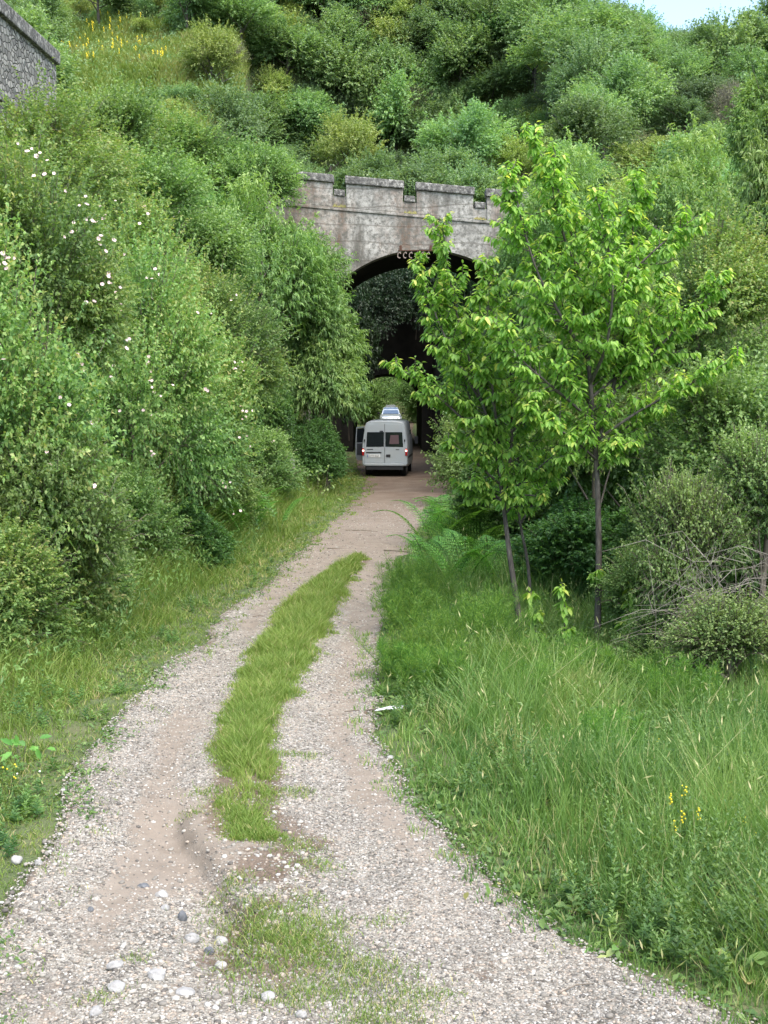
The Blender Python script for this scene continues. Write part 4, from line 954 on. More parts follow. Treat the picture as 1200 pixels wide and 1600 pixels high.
# ------------------------------------------------------------ the young cherry trees (leaders traced, twigs grown)
def cherry(label, base_px, Y, leaders, r0, seed, dens=1.0, leaf=.118):
    r = np.random.default_rng(seed); b0 = P(*base_px, Y); gz = float(terrain(b0[0:1], np.array([Y]))[0])-.1
    o = empty('cherry_tree', (b0[0], Y, gz)); tag(o, label, 'tree'); org = np.array([b0[0], Y, gz]); wood = MB()
    TA, TB, TC, TI, TR = [], [], [], [], []
    for ld in leaders:
        pts = [P(px, py, Y+dy)-org for px, py, dy in ld['p']]
        if ld.get('root'): pts[0][2] = 0
        # densify with Catmull-like smoothing
        seg = []
        for i in range(len(pts)-1):
            for t in np.linspace(0, 1, 5)[:-1]: seg.append(pts[i]*(1-t)+pts[i+1]*t)
        seg.append(pts[-1]); seg = np.array(seg)
        for _ in range(2): seg[1:-1] = (seg[:-2]+2*seg[1:-1]+seg[2:])/4
        m_ = len(seg); rad = ld['r0']*(1-np.linspace(0, 1, m_)**.9)+.004; wood.tube(seg, list(rad), 7, False)
        L_ = np.linalg.norm(np.diff(seg, axis=0), axis=1); S_ = np.append(0, np.cumsum(L_)); tot = S_[-1]
        s = tot*ld.get('from', .3)
        while s < tot:
            i = min(np.searchsorted(S_, s)-1, m_-2); i = max(i, 0); tt = (s-S_[i])/L_[i]; q = seg[i]*(1-tt)+seg[i+1]*tt
            d = unit(seg[i+1]-seg[i]); fr = s/tot
            a = r.random()*2*pi; side = np.array([cos(a), sin(a)*.9, 0]); side = unit(side-d*(side@d))
            ln = ld.get('len', 1.0)*(1.05-.75*fr)*(.6+.6*r.random())
            dirn = unit(side*.95+d*.55+np.array([0, 0, .15])); e = q+dirn*ln; mid = q+dirn*ln*.5-np.array([0, 0, .04])*ln; e = e+np.array([0, 0, .10*ln])
            wood.tube([q, mid, e], [max(.010*ln+.004, .006), .006, .003], 4, False)
            TA.append(q+(e-q)*.15); TB.append(mid); TC.append(e); TI.append(ln); TR.append(fr)
            for k in range(int(2+ln*4)):
                u = .25+.6*r.random(); st = q*(1-u)**2+2*u*(1-u)*mid+u*u*e; sd = r.normal(size=3)*np.array([1, 1, .4]); sd = unit(sd+dirn*.8+np.array([0, 0, .25])); l2 = ln*(.25+.35*r.random())
                e2 = st+sd*l2; wood.tube([st, (st+e2)/2, e2], [.005, .004, .002], 3, False)
                TA.append(st); TB.append((st+e2)/2-np.array([0, 0, .02])); TC.append(e2); TI.append(l2); TR.append(fr)
            s += (.085+.10*r.random())/dens
        TA.append(seg[-6]); TB.append(seg[-3]); TC.append(seg[-1]); TI.append(.8); TR.append(1.3)
    A, B, E = map(np.array, (TA, TB, TC)); ln = np.array(TI); fr = np.array(TR); PP, DD, NN, TT, LL = [], [], [], [], []
    for i in range(len(A)):
        n = int(5+ln[i]*21); t = .12+.88*np.linspace(0, 1, n)**.85; a = t[:, None]
        p = (1-a)**2*A[i]+2*a*(1-a)*B[i]+a*a*E[i]; td = unit(E[i]-A[i]); sg = np.where(np.arange(n) % 2 == 0, 1., -1.)[:, None]
        lat = unit(np.cross(td, [0, 0, 1.0]))[None]*sg
        hang = .45+.5*r.random((n, 1)); D = unit(lat*.75+td*.45+np.array([0, 0, -1.0])*hang+r.normal(size=(n, 3))*.22)
        D[-1] = unit(td+np.array([0, 0, -.7])); N = unit(np.array([0, 0, 1.0])+lat*.25+r.normal(size=(n, 3))*.3)
        tip = (t > .8)*(.02+.22*r.random()+.2*max(min(fr[i], 1)-.3, 0)); PP.append(p); DD.append(D); NN.append(N)
        TT.append(np.clip(.24+.42*r.random(n)+tip, 0, 1)); LL.append(leaf*(.75+.45*r.random(n))*np.where(t > .93, .7, 1))
    PP, DD, NN = map(np.concatenate, (PP, DD, NN)); LL = np.concatenate(LL)
    v, q, tt = leaves(PP, DD, NN, LL, LL*.44, np.concatenate(TT), six=True, sag=.22)
    link('crown', np_mesh('cherry_crown', v, q, M['cherry'], dict(tint=tt)), o)
    wood.build('trunk', M['bark'], o, fix=False, smooth=True)
    print('cherry leaves', len(PP)); return o
YC = 18.6
cherry('tall young cherry tree with a straight grey trunk and bright drooping leaves', (933, 1003), YC, [
    dict(p=[(933, 1003, 0), (936, 880, 0), (934, 760, 0), (926, 640, 0), (915, 520, 0), (903, 420, 0), (884, 320, -.1), (845, 240, -.1), (828, 208, -.1)], r0=.052, root=1, len=.85, **{'from': .36}),
    dict(p=[(931, 700, 0), (955, 620, .2), (975, 530, .3), (985, 420, .3), (990, 340, .2), (998, 282, .2)], r0=.035, len=.8, **{'from': .2}),
    dict(p=[(928, 640, 0), (985, 590, .1), (1050, 520, 0), (1110, 460, -.1), (1125, 425, -.1)], r0=.028, len=.7, **{'from': .25}),
    dict(p=[(915, 530, 0), (960, 450, -.3), (1040, 375, -.4), (1092, 335, -.4)], r0=.025, len=.65, **{'from': .25}),
    dict(p=[(905, 430, 0), (880, 370, -.4), (862, 300, -.5), (868, 235, -.5)], r0=.02, len=.5, **{'from': .2}),
    dict(p=[(918, 560, 0), (880, 500, -.5), (840, 430, -.6), (815, 350, -.6), (800, 262, -.6)], r0=.026, len=.75, **{'from': .2}),
    dict(p=[(922, 600, 0), (950, 540, -.6), (960, 440, -.8), (940, 330, -.8), (925, 300, -.8)], r0=.024, len=.7, **{'from': .2}),
    dict(p=[(930, 690, 0), (1000, 640, -.4), (1080, 600, -.5), (1155, 555, -.6)], r0=.022, len=.55, **{'from': .3}),
    dict(p=[(928, 660, 0), (870, 610, -.5), (810, 560, -.7), (770, 500, -.7)], r0=.022, len=.7, **{'from': .25}),
    dict(p=[(933, 735, 0), (960, 700, -.3), (985, 690, -.5)], r0=.012, len=.35, **{'from': .4}),
    dict(p=[(934, 930, 0), (930, 912, -.15), (934, 890, -.3)], r0=.008, len=.22, **{'from': .6}),
    dict(p=[(934, 720, 0), (890, 680, -.4), (850, 660, -.6), (830, 620, -.6)], r0=.018, len=.6, **{'from': .2}),
    dict(p=[(930, 650, 0), (900, 590, .5), (880, 480, .7), (860, 380, .7)], r0=.022, len=.75, **{'from': .2}),
    dict(p=[(925, 620, 0), (1000, 560, .5), (1030, 480, .7), (1040, 430, .7)], r0=.022, len=.75, **{'from': .2}),
    dict(p=[(931, 700, 0), (990, 660, .3), (1040, 640, .3)], r0=.016, len=.6, **{'from': .2}),
], .06, 5, 2.15)
cherry('leaning young cherry tree with a dark slanting trunk, its branches reaching left over the track', (818, 985), YC+.7, [
    dict(p=[(818, 985, 0), (806, 930, 0), (795, 860, 0), (788, 800, 0), (775, 700, -.1), (745, 600, -.2), (715, 500, -.2), (700, 420, -.2), (690, 345, -.2)], r0=.05, root=1, len=.8, **{'from': .36}),
    dict(p=[(788, 800, 0), (800, 700, .1), (800, 600, .2), (790, 500, .2), (770, 410, .2)], r0=.03, len=.75, **{'from': .2}),
    dict(p=[(780, 720, 0), (720, 650, -.2), (660, 600, -.2), (612, 566, -.2)], r0=.025, len=.6, **{'from': .25}),
    dict(p=[(760, 640, 0), (710, 560, -.3), (675, 480, -.3), (655, 405, -.3)], r0=.022, len=.5, **{'from': .3}),
    dict(p=[(785, 760, 0), (740, 720, -.3), (700, 690, -.3)], r0=.018, len=.55, **{'from': .25}),
    dict(p=[(795, 680, 0), (850, 620, .2), (880, 560, .2)], r0=.022, len=.75, **{'from': .2}),
    dict(p=[(785, 780, 0), (830, 740, -.2), (880, 700, -.3)], r0=.02, len=.6, **{'from': .25}),
    dict(p=[(780, 700, 0), (770, 610, -.6), (760, 520, -.7), (765, 440, -.7)], r0=.022, len=.7, **{'from': .2}),
    dict(p=[(790, 790, 0), (760, 760, .2), (720, 760, .3)], r0=.014, len=.5, **{'from': .2}),
    dict(p=[(792, 800, 0), (820, 770, -.3), (850, 780, -.4)], r0=.014, len=.5, **{'from': .2}),
    dict(p=[(775, 690, 0), (740, 640, .3), (720, 580, .4), (730, 500, .4)], r0=.02, len=.7, **{'from': .2}),
], .05, 6, 2.0)
cherry('thin young cherry stem between the two larger trunks', (832, 950), YC+1.8, [
    dict(p=[(832, 950, 0), (826, 880, 0), (812, 820, 0), (806, 740, 0), (820, 640, 0), (850, 540, 0)], r0=.03, root=1, len=.75, **{'from': .4}),
    dict(p=[(812, 820, 0), (850, 760, 0), (890, 690, .2)], r0=.018, len=.6, **{'from': .2}),
], .03, 8, 1.3)
cherry('dark thin trunk further back in the undergrowth, left one of two', (848, 850), 27.0, [
    dict(p=[(848, 850, 0), (850, 760, 0), (860, 650, 0), (870, 560, 0)], r0=.05, root=1, len=.9, **{'from': .35})], .05, 9, 1.2)
cherry('dark thin trunk further back in the undergrowth, right one of two', (866, 848), 27.2, [
    dict(p=[(866, 848, 0), (868, 740, .2), (890, 640, .2)], r0=.035, root=1, len=.9, **{'from': .4}),
], .05, 19, 1.2)
# small cherry shoots with big leaves standing in the grass
for (px, py, top, sd, lab) in [(880, 985, 930, 31, 'cherry shoot with three pairs of big leaves between the trunks'), (985, 1010, 935, 33, 'low cherry shoot right of the tall trunk'), (830, 1010, 945, 32, 'leafy cherry shoot in front of the leaning trunk')]:
    cherry(lab, (px, py), YC-.6, [dict(p=[(px, py, 0), (px+3, (py+top)/2, 0), (px-2, top-20, 0)], r0=.010, root=1, len=.28, **{'from': .45})], .01, sd, .55, .15)

# ------------------------------------------------------------ ferns, fennel and other single plants
def fern(px, py, Y, s, seed, label):
    r = np.random.default_rng(seed); p = P(px, py, Y); gz = float(terrain(p[0:1], np.array([Y]))[0]); o = empty('fern', (p[0], Y, gz)); tag(o, label, 'fern')
    wood = MB(); PP, DD, NN, LL = [], [], [], []
    for k in range(22):
        a = r.random()*2*pi; st = (r.normal()*.35*s, r.normal()*.35*s); L_ = (.8+.4*r.random())*s; n = 22; t = np.linspace(0, 1, n)
        h = .85*L_*np.sin(t*1.75); d = L_*.75*t**1.4; x = st[0]+cos(a)*d; yy = st[1]+sin(a)*d; pts = np.stack([x, yy, h], -1)
        wood.tube(pts[::3], .006, 3, False); td = unit(np.gradient(pts, axis=0)); lat = unit(np.cross(td, [0, 0, 1.])); ll = .26*s*np.sin(np.clip(t*1.15, 0, 1)*pi*.92+.15)
        for sg in (-1, 1):
            m_ = slice(5, n); base = pts[m_]; Dd = unit(lat[m_]*sg+td[m_]*.35-np.array([0, 0, .15]))
            for f_ in np.linspace(.1, .9, 6):   # pinnules on each pinna
                for s2 in (-1, 1):
                    PP.append(base+Dd*(ll[m_]*f_)[:, None]); DD.append(unit(Dd*.5+td[m_]*s2)); NN.append(np.tile([0, 0, 1.], (n-5, 1))+.1); LL.append(.055*s*(1.1-f_*.7)*np.ones(n-5))
    PP, DD, NN, LL = map(np.concatenate, (PP, DD, NN, LL)); tt = np.clip(.5+.25*np.random.default_rng(seed).normal(size=len(PP)), 0, 1)
    v, q, tt = leaves(PP, DD, NN, LL, LL*.45, tt); link('fronds', np_mesh('fronds', v, q, M['fern'], dict(tint=tt)), o); wood.build('stalks', M['fern'], o, fix=False)
for a in [(740, 862, 26.5, 1.5, 1, 'bright fern at the right verge, nearest to the track'), (700, 845, 30.0, 1.3, 2, 'fern at the right verge beside the bend of the track'), (770, 850, 28.5, 1.1, 3, 'fern in front of the pair of dark trunks'),
          (765, 800, 34, 1.0, 4, 'fern further back by the bramble on the right'), (715, 930, 23, 1.1, 8, 'fern behind the feathery fennel'), (395, 840, 32.5, 1.2, 5, 'fern under the left hedge'), (345, 850, 30.5, 1.0, 6, 'fern left of the bigger one under the hedge'), (430, 790, 39, 1.0, 7, 'fern below the concrete post')]:
    fern(*a)
def fennel(px, py, Y, s, seed, label):
    r = np.random.default_rng(seed); p = P(px, py, Y); gz = float(terrain(p[0:1], np.array([Y]))[0]); o = empty('fennel', (p[0], Y, gz)); tag(o, label, 'plant'); wood = MB(); PP, DD = [], []
    for k in range(30):
        b = r.normal(size=2)*.22*s; l = unit(np.array([r.normal()*.28+b[0], r.normal()*.28+b[1], 1.0])); h = s*(.6+.5*r.random()); base = np.array([b[0], b[1], 0]); wood.tube([base, base+l*h*.5, base+l*h], [.006, .004, .002], 3, False)
        n = 420; t = .15+.9*r.random(n); sp = .17*s*(1.1-t*.6); d = unit(r.normal(size=(n, 3))+np.array([0, 0, .5])); PP.append(base+l*h*t[:, None]+d*(sp*r.random(n))[:, None]); DD.append(unit(d+np.array([0, 0, .4])))
    PP, DD = np.concatenate(PP), np.concatenate(DD); n = len(PP); v, q, tt = leaves(PP, DD, r.normal(size=(n, 3)), .05+.05*r.random(n), .0045, np.clip(.45+.3*r.normal(size=n), 0, 1))
    link('foliage', np_mesh('fennel_foliage', v, q, M['fennel'], dict(tint=tt)), o); wood.build('stems', M['fennel'], o, fix=False)
for a in [(660, 1075, 16.2, .75, 1, 'feathery dark green fennel at the right verge beside the track'), (715, 1040, 17.2, .95, 2, 'tall feathery fennel behind the one at the track edge'), (640, 1010, 19.2, .7, 3, 'fennel nearest to the bend of the track'),
          (760, 1085, 15.6, .7, 4, 'low fennel in the grass right of the tall one'), (690, 960, 20.5, .9, 9, 'fennel below the ferns'), (950, 1225, 12.2, .6, 5, 'yellow-green fennel in the tall grass on the right'), (975, 1080, 15.5, .7, 6, 'bright fennel below the small bramble'), (815, 1120, 14.8, .6, 7, 'fennel tuft in the middle of the right verge'), (625, 1085, 15.8, .5, 11, 'small fennel leaning over the track edge'), (690, 1120, 14.9, .6, 12, 'fennel clump in front of the tall one'), (745, 1000, 18.0, 1.0, 13, 'tall fennel left of the leaning trunk'), (860, 1080, 15.8, .8, 14, 'fennel below the tall cherry trunk'), (1060, 1130, 14.2, .8, 15, 'fennel among the tall grass below the dead twigs'), (640, 930, 21.5, .8, 16, 'fennel at the bend, left of the ferns')]:
    fennel(*a)

def stem_plant(px, py, Y, h, n, fl, label, seed, spread=.12, fm='yellow', leafm='weed', fsz=.008, name='wildflower'):
    r = np.random.default_rng(seed); p = P(px, py, Y); gz = float(terrain(p[0:1], np.array([Y]))[0]); o = empty(name, (p[0], Y, gz)); tag(o, label, 'plant'); PP, DD = [], []
    for k in range(n):
        b = np.array([r.normal()*spread, r.normal()*spread, 0]); t = b+np.array([r.normal()*.1*h, r.normal()*.1*h, h*(.75+.35*r.random())])
        st = MB().tube([b, (b+t)/2+r.normal(size=3)*.01, t], [.004, .003, .002], 3, False).build('stem', M[leafm], o, fix=False)
        if fl:
            f = MB()
            for j in range(fl):
                q = t+np.array([r.normal()*.012, r.normal()*.012, -j*.014]); v0, f0 = ico(); f.add(v0*fsz*(.8+.5*r.random())+q, f0)
            f.build('flower_head', M[fm], st, fix=False)
        m_ = 8; tt = r.random(m_)*.75; PP.append(b+(t-b)*tt[:, None]); DD.append(unit(r.normal(size=(m_, 3))+np.array([0, 0, .4])))
    PP, DD = np.concatenate(PP), np.concatenate(DD); v, q, tt = leaves(PP, DD, r.normal(size=PP.shape)+np.array([0, 0, 2.]), .06, .015, np.clip(.5+.2*r.normal(size=len(PP)), 0, 1)); link('leaves', np_mesh('leaves', v, q, M[leafm], dict(tint=tt)), o)
stem_plant(1075, 1430, 9.3, .62, 5, 7, 'yellow wildflowers standing in the right verge', 1)
stem_plant(1165, 1420, 9.5, .45, 2, 4, 'single yellow flower stem near the right edge', 2)
stem_plant(968, 1250, 12.0, .45, 3, 5, 'yellowish flower sprays in the middle of the tall grass', 3)
stem_plant(25, 1290, 11.2, .3, 3, 2, 'tiny yellow flowers in the left verge', 4, .2)
stem_plant(67, 1290, 11.6, .22, 2, 1, 'small white daisy heads at the left edge of the track', 5, .2, 'white')
for i, (px, py, Y, hh) in enumerate([(110, 1000, 19.5, .9), (60, 1040, 17.5, .8), (1180, 1100, 14, 1.0), (1120, 1060, 15, .9)]):
    stem_plant(px, py, Y, hh, 6, 0, ['slender weed stalks under the left hedge', 'tall pale grass stalks at the far left', 'tall thin stalks at the right edge below the bush', 'thin stalks left of the ones at the right edge'][i], 20+i, .3, name='weed')
# broad pale leaves: a vine by the post and a thistle rosette
def broad(px, py, Y, n, L_, h, label, seed, m='weed', name='leafy_weed', rad=.4):
    r = np.random.default_rng(seed); p = P(px, py, Y); gz = float(terrain(p[0:1], np.array([Y]))[0]); o = empty(name, (p[0], Y, gz)); tag(o, label, 'plant')
    PP = np.stack([r.normal(size=n)*rad*.5, r.normal(size=n)*rad*.4, h*r.random(n)], -1); DD = unit(PP*np.array([1, 1, .3])+r.normal(size=(n, 3))*.3+np.array([0, -.3, .1])); v, q, t = leaves(PP, DD, np.tile([0, -.35, 1.], (n, 1))+r.normal(size=(n, 3))*.3, L_*(.6+.6*r.random(n)), L_*.45, np.clip(.6+.2*r.normal(size=n), 0, 1), True, .15)
    link('leaves', np_mesh('broad_leaves', v, q, M[m], dict(tint=t)), o); w = MB()
    for k in range(0, n, 3): w.tube([(PP[k, 0]*.3, PP[k, 1]*.3, 0), tuple(PP[k]*np.array([.8, .8, .6])), tuple(PP[k])], .004, 3, False)
    w.build('stems', M['twig'], o, fix=False)
broad(498, 790, 42.5, 60, .20, 1.1, 'large-leaved vine growing beside the concrete post', 1, 'bramble', rad=1.0)
broad(35, 1225, 12.4, 16, .14, .22, 'pale thistle rosette in the left verge', 2, 'fern', rad=.25, name='thistle')
broad(1180, 1598, 7.6, 14, .22, .15, 'broad-leaved weed in the bottom right corner', 3, rad=.25)
broad(770, 1440, 8.85, 12, .10, .06, 'flat plantain leaves at the right edge of the gravel', 4, rad=.25)
broad(990, 1505, 8.0, 16, .12, .08, 'dark green dock leaves at the right edge of the gravel', 5, rad=.3)
broad(875, 1470, 8.6, 14, .12, .06, 'low leaves spreading onto the gravel on the right', 6, rad=.3)

# dead twig tangle, post, wire, litter, sticks
r = np.random.default_rng(3); c0 = P(1120, 990, 15.7); o = empty('dead_twigs', (c0[0], 15.7, -.2)); tag(o, 'tangle of dead grey-brown twigs hanging at the right edge', 'dead bush'); mb = MB()
for k in range(190):
    a = np.array([r.normal()*.5+.3, r.normal()*.2, .5+1.3*r.random()]); e = a+r.normal(size=3)*np.array([.5, .2, .35])+np.array([-.25, -.1, -.15]); md = (a+e)/2+np.array([0, -.05, .12+.1*r.random()]); mb.tube([a, md, e], [.0045*(.4+r.random()), .003, .0015], 3, False)
for k in range(7):
    a = np.array([-1.0+2.0*r.random(), r.normal()*.2, 0]); e = a+np.array([-.5+.6*r.random(), -.2, 1.5+.6*r.random()]); mb.tube([a, (a+e)/2+np.array([.08, 0, 0]), e], [.005, .004, .002], 4, False)
mb.build('twigs', M['greytwig'], o, fix=False); MB().tube([(.3, .2, 0), (.25, .15, .7), (.3, .1, 1.4)], [.03, .025, .01], 6).build('stem', M['twig'], o)
pz = P(457, 785, 43.5); gz = float(terrain(pz[0:1], np.array([43.5]))[0]); tp = P(457, 714, 43.5)[2]
o = empty('fence_post', (pz[0], 43.5, gz)); tag(o, 'pale old fence post in the grass left of the track', 'post')
MB().box(-.085, .085, -.07, .07, -.2, tp-gz).build('post', M['plank'], o, bevel=.015)
pa = P(455, 722, 43.45); pb = P(395, 668, 40.5); wv = MB().tube([tuple(pa), tuple((pa+pb)/2-np.array([0, 0, .12])), tuple(pb)], .012, 4).build('wire', M['greytwig']); tag(wv, 'thin pale wire sloping up from the old post into the bushes', 'wire')
for (x0, y0, x1, y1, rr, lab, mm) in [(572, 1112, 600, 1116, .010, 'thin dark twig lying on the track by the white litter', 'twig'), (538, 1110, 580, 1112, .006, 'long thin twig pointing at the white litter', 'twig'), (540, 830, 590, 832, .012, 'stick lying across the bend of the track', 'twig'),
                                  (512, 857, 545, 858, .012, 'stick lying left of the grass strip end', 'twig'), (600, 860, 655, 866, .016, 'dark branch by the ferns at the right of the bend', 'twig'), (870, 1560, 930, 1542, .006, 'small twig on the gravel near the bottom right', 'twig'),
                                  (395, 962, 415, 961, .008, 'short dark stick on the left wheel track', 'twig'), (620, 1250, 660, 1255, .005, 'thin straw at the right edge of the right wheel track', 'greytwig')]:
    a = G(x0, y0); b = G(x1, y1); za = float(track_z(np.array([a[0]]), np.array([a[1]]))[0])+rr; s = MB().tube([(a[0], a[1], za), ((a[0]+b[0])/2, (a[1]+b[1])/2+.02, za+.015), (b[0], b[1], za)], [rr, rr*.8, rr*.5], 5).build('stick', M[mm]); tag(s, lab, 'stick')
a = G(585, 1117); b = G(628, 1117); mb = MB(); mb.add([(a[0], a[1]-.02, .05), (a[0]+.12, a[1]-.05, .075), (a[0]+.18, a[1]+.05, .09), (a[0]+.03, a[1]+.03, .06), (a[0]+.05, a[1], .045)], [(0, 1, 2, 3), (0, 4, 1), (4, 2, 1), (4, 3, 2), (0, 3, 4)])
mb.add([(b[0]-.17, b[1]-.02, .07), (b[0], b[1]-.05, .08), (b[0]+.02, b[1]+.03, .10), (b[0]-.14, b[1]+.05, .09), (b[0]-.08, b[1], .055)], [(0, 1, 2, 3), (0, 4, 1), (4, 2, 1), (4, 3, 2), (0, 3, 4)]); s = mb.build('paper_scrap', M['plate'], fix=False); tag(s, 'crumpled white paper scrap at the grass edge right of the track', 'litter')

# ------------------------------------------------------------ grass (one mass per stretch)
def ground_z(X, Y): return np.maximum(terrain(X, Y), np.where((X > roadL(Y)-.02) & (X < roadR(Y)+.02), track_z(X, Y), -9))
def blades(X, Y, Z, h, w, lean, tint, seed):
    r = np.random.default_rng(seed); n = len(X); a = r.random(n)*2*pi; fx = np.cos(a); fy = np.sin(a); ll = lean*(.3+r.random(n))*h; w = w*(.75+Y/22)
    phi = r.random(n)*pi; sx = np.cos(phi)*w/2; sy = np.sin(phi)*w/2; V = []
    for t, ww in ((0, 1.0), (.5, .85), (1.0, .12)):
        cx = X+fx*ll*t**1.9; cy_ = Y+fy*ll*t**1.9; cz_ = Z+h*t*(1-.18*t*lean)
        V += [np.stack([cx-sx*ww, cy_-sy*ww, cz_], -1), np.stack([cx+sx*ww, cy_+sy*ww, cz_], -1)]
    V = np.stack(V, 1); q = np.array([[0, 1, 3, 2], [2, 3, 5, 4]])
    return V.reshape(-1, 3), (np.arange(n)[:, None, None]*6+q[None]).reshape(-1, 4), np.repeat(tint, 6)
def grass_obj(name, mm, parts, label):
    nv = 0; A, B, T_ = [], [], []
    for v, q, t in parts: A.append(v); B.append(q+nv); T_.append(t); nv += len(v)
    o = link(name, np_mesh(name, np.concatenate(A), np.concatenate(B), M[mm], dict(tint=np.concatenate(T_)))); tag(o, label, 'grass', kind='stuff')
def clump(n, r, f, x0, x1, y0, y1, pw=1.7, per=9, sp=.05):
    """blade roots in tufts; f(X,Y) gives the keep probability"""
    m_ = n//per*4; Y = y0+(y1-y0)*r.random(m_)**pw; X = x0(Y)+(x1(Y)-x0(Y))*r.random(m_); k = r.random(m_) < f(X, Y); X = X[k][:n//per]; Y = Y[k][:n//per]
    th = np.repeat(r.random(len(X)), per); tt = np.repeat(r.random(len(X)), per); X = np.repeat(X, per)+r.normal(size=len(X)*per)*sp; Y = np.repeat(Y, per)+r.normal(size=len(Y)*per)*sp
    return X, Y, th, tt
r = np.random.default_rng(77)
one = lambda X, Y: np.ones_like(X)
# right verge: short at the gravel, tall further in
X, Y, th, tt = clump(155000, r, lambda X, Y: np.where(X < roadR(Y)+.05, .5*(vnoise(X*5, Y*3, 45) > .4), 1.), lambda Y: roadR(Y)-.22, lambda Y: roadR(Y)+2+Y*.30, 6.0, 42, 1.6)
d = X-roadR(Y); n = len(X); pt = fbm(X*.6, Y*.4, 61)
h = (.07+.56*sst(.0, 1.8, d)*(.25+1.4*pt))*(.55+.6*th)*(.7+.6*r.random(n))*np.interp(Y, [6, 10, 20, 40], [.9, 1.15, 1.15, 1.0]); dry = (r.random(n) < .05+.16*(vnoise(X*1.5, Y*1.2, 3) > .66)*(d < 1.6)*(Y < 14))
ti = np.clip(.02+.75*fbm(X*.9, Y*.6, 63)+.30*(tt-.3)+.2*(r.random(n)-.3)-.12*sst(2, 5, d), 0, .8); ti = np.where(dry, .85+.15*r.random(n), ti)
keep = d > -.4
hk = r.choice(len(X), 2600); hk = hk[(d[hk] > .1) & (Y[hk] < 26)]; hz_ = h[hk]*(1.1+.4*r.random(len(hk)))
hp = np.stack([X[hk], Y[hk], terrain(X[hk], Y[hk])+hz_], -1); hd = unit(r.normal(size=(len(hk), 3))*.45+np.array([0, 0, 1.])); sv, sq, stn = leaves(hp, hd, r.normal(size=hp.shape), .06+.05*r.random(len(hk)), .014, .8+.2*r.random(len(hk)))
o = link('seed_heads', np_mesh('seed_heads', sv, sq, M['grass'], dict(tint=stn))); tag(o, 'pale seed heads standing over the grass right of the track', 'grass', kind='stuff')
sk = blades(X[hk], Y[hk], terrain(X[hk], Y[hk]), hz_, .003, .1, np.full(len(hk), .8), 8); o = link('seed_stalks', np_mesh('seed_stalks', sk[0], sk[1], M['grass'], dict(tint=sk[2]))); tag(o, 'thin straw stalks among the grass right of the track', 'grass', kind='stuff')
grass_obj('grass', 'grass', [blades(X[keep], Y[keep], ground_z(X, Y)[keep]-.01, h[keep], (.006+.004*r.random(n))[keep], (.25+.5*vnoise(X*1.3, Y*1.1, 23)+.55*(r.random(n) < .22)*r.random(n))[keep], ti[keep], 1)], 'tall green grass of the verge on the right of the track')
# left verge
X, Y, th, tt = clump(150000, r, lambda X, Y: np.where(X > roadL(Y)-.05, .35*(vnoise(X*5, Y*3, 44) > .45), 1.), lambda Y: roadL(Y)-1.8-Y*.13, lambda Y: roadL(Y)+.42, 6.0, 64, 1.4)
d = roadL(Y)-X; n = len(X); pt = fbm(X*.6, Y*.5, 71); h = (.05+.22*sst(.2, 1.4, d)*(.4+pt)+.32*sst(1.0, 2.4, d)*(.3+th))*np.interp(Y, [10, 30], [1, 1.6])*(.5+.6*th)*(.7+.6*r.random(n))
dry = r.random(n) < .06+.22*np.exp(-((d-.45)/.4)**2)*(vnoise(X*1.1, Y*.9, 5) > .4); ti = np.clip(.24+.30*pt+.25*(tt-.3)+.18*(r.random(n)-.3), 0, .75); ti = np.where(dry, .86+.14*r.random(n), ti)
grass_obj('grass', 'grass_y', [blades(X, Y, ground_z(X, Y)-.01, h, .005+.004*r.random(n), .8, ti, 2)], 'short yellow-green grass of the verge on the left of the track')
# upright leafy weeds standing in patches among the grass
def weed_stems(n, side, hmax, seed, label, mm):
    r = np.random.default_rng(seed); Y = 7.5+34*r.random(n*4)**1.5; d = .25+(.8+Y*.22)*r.random(n*4); X = roadR(Y)+d if side > 0 else roadL(Y)-d
    k = vnoise(X*.9+seed, Y*.7, seed) > .55; X, Y, d = X[k][:n], Y[k][:n], d[k][:n]; n = len(X); per = 22; H = hmax*(.35+.65*sst(.2, 1.5, d))*(.6+.5*r.random(n)); t = np.linspace(.1, 1, per)[None]+.03*r.normal(size=(n, per))
    lx, ly = r.normal(size=n)*.14, r.normal(size=n)*.14; PP = np.stack([X[:, None]+lx[:, None]*t*H[:, None], Y[:, None]+ly[:, None]*t*H[:, None], ground_z(X, Y)[:, None]+H[:, None]*t], -1)
    a = r.random((n, 1))*6+np.arange(per)[None]*2.4; DD = np.stack([np.cos(a), np.sin(a), .45+.5*t], -1); L2 = .085*(1.15-t*.75)*(.8+.4*r.random((n, 1)))
    v, q, tt = leaves(PP.reshape(-1, 3), DD.reshape(-1, 3), np.tile([0, 0, 1.], (n*per, 1))+r.normal(size=(n*per, 3))*.25, L2.ravel(), L2.ravel()*.36, np.clip(np.repeat(r.random(n)*.55, per)+.25*r.random(n*per), 0, .8), sag=.2)
    o = link('ground_cover', np_mesh('ground_cover', v, q, M[mm], dict(tint=tt))); tag(o, label, 'ground cover', kind='stuff')
weed_stems(1500, 1, .62, 31, 'upright leafy weeds standing in the right verge', 'weed')
weed_stems(700, 1, .75, 36, 'taller pale leafy weeds in patches of the right verge', 'bramble')
weed_stems(800, -1, .42, 33, 'upright leafy weeds standing in the left verge', 'weed')
